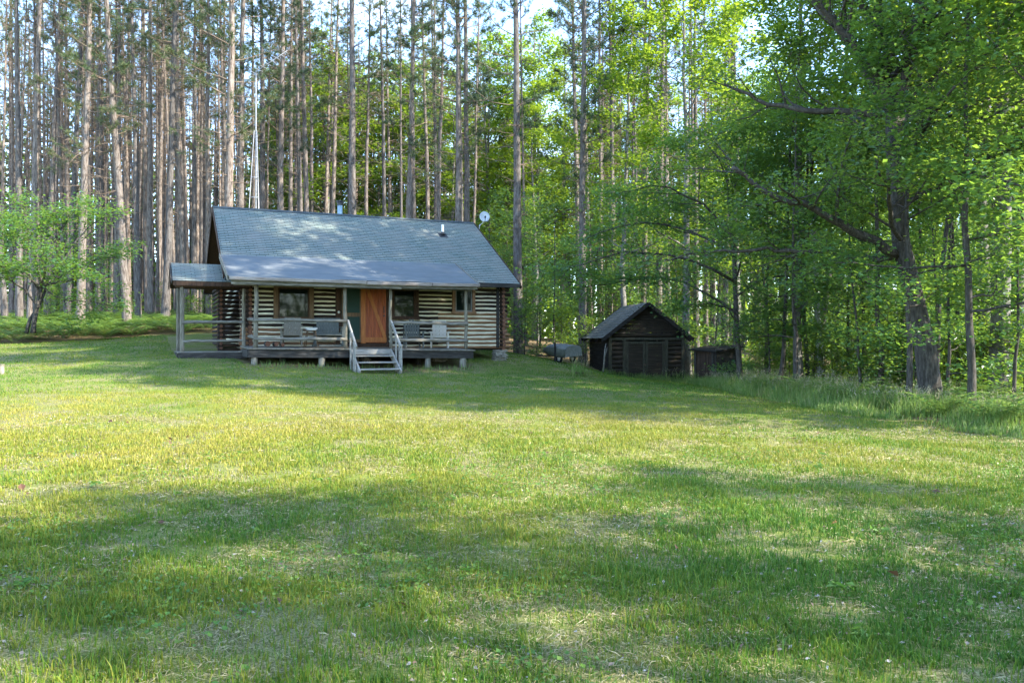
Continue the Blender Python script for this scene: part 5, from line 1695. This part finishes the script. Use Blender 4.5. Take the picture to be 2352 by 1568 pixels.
def tall_grass():
    mb = MB()
    n = 60000
    # a belt on the forest side of the lawn edge, right
    E = np.array([(4.2, 35.2), (7.0, 32.4), (6.6, 28.0), (6.5, 24.3), (6.9, 18.0), (7.6, 16.0), (8.3, 13.5), (9.2, 10)], float)
    seg = gr.integers(0, len(E) - 1, n); f = gr.random(n)[:, None]
    base = E[seg] * (1 - f) + E[seg + 1] * f
    dist = np.abs(gr.normal(0, 1.5, n)) * np.where(base[:, 1] > 31, .35, 1.0)
    nx = np.stack([E[seg + 1][:, 1] - E[seg][:, 1], -(E[seg + 1][:, 0] - E[seg][:, 0])], -1); nx /= np.linalg.norm(nx, axis=1)[:, None]
    nx *= -1
    P = base + nx * (dist - .25)[:, None]
    clump = fbm(P[:, 0] * 1.4, P[:, 1] * 1.4, 41)
    k = gr.random(n) < np.clip((clump - .25) * 2.4, .05, 1)
    P = P[k]; clump = clump[k]; dist = dist[k]; m_ = len(P)
    # around the well cap
    q = 160
    Pw = np.array(WELL[:2]) + gr.normal(0, .16, (q, 2))
    # sparse weeds before the porch
    wq = 700
    tt = gr.uniform(-4.4, 2.9, wq); qq = gr.normal(-2.35, .25, wq)
    Pp = np.array((-4.7, 29.0)) + tt[:, None] * cU + qq[:, None] * cV
    # along the shed
    sq = 900
    X0 = px2x(1399, 34.0)
    Ps = np.stack([X0 + gr.uniform(-.3, 3.4, sq), 33.85 + gr.normal(0, .2, sq)], -1); Ps[:, 1] += (Ps[:, 0] - X0) * .13
    H_ = np.concatenate([gr.uniform(.18, .62, m_) * np.clip((P[:, 1] - 8) / 12, .35, 1) * np.clip(.45 + dist * .6, .4, 1.15) * (.6 + .7 * clump), gr.uniform(.25, .75, q), gr.uniform(.05, .28, wq), gr.uniform(.08, .3, sq)])
    P = np.concatenate([P, Pw, Pp, Ps])
    n = len(P)
    P3 = np.c_[P, gz(P[:, 0], P[:, 1]) - .01]
    v, fs = blades(P3, H_, gr.uniform(.008, .017, n), gr, .40, 2)
    off = mb.add(v, fs[0]); mb.f.append((fs[1] + off, 0, False))
    # seed heads on the tallest
    tl = np.where((H_ > .45) & (gr.random(n) < .22))[0]
    tips = v.reshape(n, 5, 3)[tl, 4]
    for s in range(5):
        c = tips + gr.normal(0, .02, (len(tl), 3)) + (0, 0, -.03 * s + .04)
        d = gr.normal(0, 1, (len(tl), 3)) * (.4, .4, 1); d /= np.linalg.norm(d, axis=1)[:, None]
        sd = np.cross(d, gr.normal(0, 1, (len(tl), 3))); sd /= np.linalg.norm(sd, axis=1)[:, None]
        vv = np.stack([c - d * .03, c + sd * .006, c + d * .03, c - sd * .006], 1).reshape(-1, 3)
        mb.add(vv, np.arange(len(tl))[:, None] * 4 + np.array([[0, 1, 2, 3]]), 1)
    g1 = leaf_mat("tall_grass_blade", [(0, (0.06, 0.13, 0.03)), (.5, (.11, .20, .04)), (.85, (.19, .24, .07)), (1, (.30, .28, .14))], .35, (.25, .38, .06), .5, .3, 0)
    g2 = leaf_mat("seed_head", [(0, (.20, .18, .12)), (1, (.38, .34, .25))], .3, (.4, .36, .22), .7, .2, 0)
    tag(mb.build("grass", [g1, g2]), "tall seeding grass along the forest edge", "grass", None, "stuff")
tall_grass()

def frond_mesh(mb, c, n, L, rg):
    for k in range(n):
        az = 2 * math.pi * k / n + rg.uniform(-.3, .3); l = L * rg.uniform(.75, 1.15)
        d = np.array((math.cos(az), math.sin(az), 0)); sd = np.array((-d[1], d[0], 0))
        t = np.linspace(.12, 1, 13)
        arc = c + d * (l * t)[:, None] + np.array((0, 0, 1)) * (l * (1.45 * t - 1.0 * t * t))[:, None]
        w = l * .36 * np.sin(np.clip(t, 0, 1) * math.pi * .93 + .15) * (1.05 - .55 * t)
        for s in (-1, 1):
            a = arc; tipv = arc + sd * (s * w)[:, None] + d * (.12 * w)[:, None] - np.array((0, 0, 1)) * (.18 * w)[:, None]
            hw = l / 13 * .42
            v = np.stack([a - d * hw, tipv, a + d * hw], 1).reshape(-1, 3)
            mb.add(v, np.arange(13)[:, None] * 3 + np.array([[0, 1, 2]]))
def ferns():
    mb = MB()
    # drift of ferns at the foot of the left pines
    n = 1150
    P = []
    while len(P) < n:
        x = gr.uniform(-34, -8.5); y = gr.uniform(32.5, 50)
        sdv = poly_dist(np.array([[x, y]]), LAWN)[0]
        if sdv < .6 and fbm(np.array([x * .5]), np.array([y * .5]), 8)[0] > .30: P.append((x, y))
    for _ in range(75):
        y = gr.uniform(13, 28); x = max(7.6, 9.0 - (y - 13) * .15) + abs(gr.normal(0, 3.2))
        P.append((x, y))
    for x, y in P:
        frond_mesh(mb, np.array((x, y, gz(x, y) + .02)), gr.integers(5, 9), gr.uniform(.6, 1.05), gr)
    tag(mb.build("ferns", M['fern']), "bracken ferns covering the ground below the pines", "ferns", None, "stuff")
    for (px, Y, L, lab) in ((2165, 16.6, .95, "large arching fern at the foot of the big oak"), (2290, 15.6, .75, "fern at the forest edge near the right side of the lawn")):
        b = MB(); x, y, z = at(px, Y); frond_mesh(b, np.array((0, 0, .03)), 11, L, gr)
        o = b.build("fern", M['fern'], None, (x, y, z)); tag(o, lab, "fern")
ferns()

def undergrowth():
    """low weeds of the right forest floor"""
    mb = MB(); n = 42000
    x = gr.uniform(6.5, 30, n); y = gr.uniform(13, 46, n)
    P = np.stack([x, y], -1)
    k = (poly_dist(P, LAWN) < -.6) & (fbm(x * .6, y * .6, 14) > .40)
    P = P[k]; n = len(P)
    C = np.c_[P, gz(P[:, 0], P[:, 1]) + gr.uniform(.05, .55, n) * fbm(P[:, 0] * .6, P[:, 1] * .6, 15)]
    leaves(mb, C, .11, gr, .5)
    tag(mb.build("undergrowth", M['maple_leaf']), "low leafy weeds on the right forest floor", "undergrowth", None, "stuff")
undergrowth()

def litter():
    # straw: dead blades lying flat between the green ones
    mb = MB()
    for d0, d1, rho, ln, wd in ((2.6, 6, 2600, .075, .004), (6, 10, 1300, .085, .006), (10, 16, 500, .10, .009)):
        n = int(R(37) * (d1 * d1 - d0 * d0) * rho)
        rr = np.sqrt(gr.uniform(d0 ** 2, d1 ** 2, n)); an = gr.uniform(-R(37), R(37), n)
        P = np.stack([rr * np.sin(an), rr * np.cos(an)], -1)
        k = (poly_dist(P, LAWN) > 0) & (gr.random(n) < np.clip((.62 - fbm(P[:, 0] * 1.3, P[:, 1] * 1.3, 61)) * 4, .12, 1))
        P = P[k]; n = len(P)
        C = np.c_[P, gz(P[:, 0], P[:, 1]) + 0.05 * (fbm(P[:, 0] * 0.5, P[:, 1] * 0.5, 3) - 0.5) * 2 * np.clip(np.hypot(P[:, 0], P[:, 1]) / 10, 0, 1) + gr.uniform(.004, .022, n)]
        a = gr.uniform(0, 2 * math.pi, n)
        d = np.stack([np.cos(a), np.sin(a), gr.normal(0, .18, n)], -1) * (ln * gr.uniform(.4, 1.1, n))[:, None] / 2
        sd = np.stack([-np.sin(a), np.cos(a), gr.normal(0, .4, n)], -1) * (wd * gr.uniform(.5, 1.2, n))[:, None] / 2
        bow = np.stack([gr.normal(0, .012, n), gr.normal(0, .012, n), gr.uniform(0, .012, n)], -1)
        v = np.stack([C - d - sd * .4, C - d + sd * .4, C + bow + sd, C + bow - sd, C + d], 1).reshape(-1, 3)
        kk = np.arange(n)[:, None] * 5
        off = mb.add(v, kk + np.array([[0, 3, 2, 1]])); mb.f.append((kk + np.array([[3, 4, 2]]) + off, 0, False))
    ms = leaf_mat("dead_straw", [(0, (.12, .10, .035)), (.5, (.25, .21, .09)), (1, (.40, .35, .20))], .15, (.35, .3, .1), .7, .25, 0)
    tag(mb.build("dry_grass", ms), "dead straw lying in the lawn", "grass", None, "stuff")
    mb = MB()
    n = 16000
    rr = np.sqrt(gr.uniform(2.5 ** 2, 17 ** 2, n)); an = gr.uniform(-R(37), R(37), n)
    P = np.stack([rr * np.sin(an), rr * np.cos(an)], -1)
    k = (poly_dist(P, LAWN) > 0) & (gr.random(n) < np.clip((fbm(P[:, 0] * .9, P[:, 1] * .9, 33) - .36) * 4, .04, 1))
    P = P[k]; n = len(P)
    C = np.c_[P, gz(P[:, 0], P[:, 1]) + gr.uniform(.012, .03, n)]
    leaves(mb, C, .026, gr, .5, .6)
    big_ = gr.choice(n, 46, replace=False)
    leaves(mb, C[big_] + (0, 0, .02), .075, gr, .5, .7, 1)
    m = leaf_mat("dry_leaf", [(0, (.10, .055, .03)), (.35, (.22, .16, .11)), (.7, (.25, .22, .18)), (1, (.31, .29, .26))], .1, (.3, .2, .1), .6, .4, 0)
    m2 = leaf_mat("brown_oak_leaf", [(0, (.06, .025, .012)), (1, (.17, .085, .04))], .1, (.2, .1, .05), .6, .4, 0)
    tag(mb.build("leaf_litter", [m, m2]), "dried pale leaves scattered in the lawn", "leaves", None, "stuff")
litter()

def weeds():
    # clover and plantain between the grass, in patches
    mb = MB()
    n = 42000
    rr = np.sqrt(gr.uniform(2.6 ** 2, 12 ** 2, n)); an = gr.uniform(-R(37), R(37), n)
    P = np.stack([rr * np.sin(an), rr * np.cos(an)], -1)
    k = (poly_dist(P, LAWN) > 0) & (fbm(P[:, 0] * .8, P[:, 1] * .8, 71) > .60) & (gr.random(n) < .75)
    P = P[k]; n = len(P)
    C = np.c_[P, gz(P[:, 0], P[:, 1]) + gr.uniform(.015, .055, n)]
    leaves(mb, C, .026, gr, .4, .95)
    # broad weeds: rosettes of long leaves
    for _ in range(36):
        r_ = math.sqrt(gr.uniform(9, 150)); a = gr.uniform(-R(36), R(36)); x, y = r_ * math.sin(a), r_ * math.cos(a)
        if poly_dist(np.array([[x, y]]), LAWN)[0] < 0: continue
        m_ = gr.integers(6, 13)
        leaves(mb, np.array((x, y, gz(x, y) + .04)) + gr.normal(0, .045, (m_, 3)) * (.8, .8, .3), .065, gr, .6, .40)
    m = leaf_mat("clover_leaf", [(0, (.045, .115, .016)), (.6, (.085, .165, .022)), (1, (.14, .21, .03))], .35, (.2, .4, .05), .45, .35, 0)
    tag(mb.build("lawn_weeds", m), "patches of clover and broad-leaved weeds in the lawn", "weeds", None, "stuff")
weeds()

# far wood that closes the view behind the stand
def far_woods():
    mb = MB()
    rg = np.random.default_rng(202)
    n = 760
    for k in range(n):
        a = rg.uniform(-.75, .75); d = rg.uniform(92, 125)
        x, y = d * math.sin(a), d * math.cos(a); z = gz(x, y)
        mb.tube([(x, y, z - .5), (x + rg.normal(0, .3), y, z + 11), (x + rg.normal(0, .5), y, z + 21)], [.2, .15, .05], 6, 0, False)
    m_ = 60000
    a = rg.uniform(-.78, .78, m_); d = rg.uniform(90, 128, m_)
    x, y = d * np.sin(a), d * np.cos(a)
    side = np.clip((a + .22) / .25, 0, 1)
    hz = rg.random(m_)
    z = np.where(rg.random(m_) < side, hz * 15, np.where(rg.random(m_) < .5, hz * 7.0, 9 + hz * 10))
    C2 = np.c_[rg.uniform(-20, 70, 16000), rg.uniform(-44, -22, 16000), rg.uniform(0, 13, 16000) ]
    leaves(mb, C2[fbm(C2[:, 0] * .5, C2[:, 2] * .6, 52) > .38], .60, rg, .8, .8, 1)
    mask = (fbm(a * 60, z * .30, 50) > .42) & (rg.random(m_) < .45 + .55 * side + .5 * (z < 7))
    C = np.c_[x, y, gz(x, y) + z][mask]
    leaves(mb, C, .62, rg, .8, .8, 1)
    m4 = 24000
    a = rg.uniform(-.78, .78, m4); d = rg.uniform(80, 128, m4); x, y = d * np.sin(a), d * np.cos(a)
    leaves(mb, np.c_[x, y, gz(x, y) + rg.random(m4) ** 1.4 * 6.5], .62, rg, .9, .8, 1)
    m3 = 70000
    a = rg.uniform(-.78, .05, m3); d = rg.uniform(88, 130, m3); x, y = d * np.sin(a), d * np.cos(a)
    z = rg.random(m3) ** .85 * 21
    k3 = fbm(a * 75, z * .25, 57) > .33
    leaves(mb, np.c_[x, y, gz(x, y) + z][k3], .50, rg, .9, .7, 2)
    tag(mb.build("far_woods", [M['pine_bark'], M['light_leaf'], M['needles']]), "distant wood closing the view", "woods", None, "stuff")
far_woods()
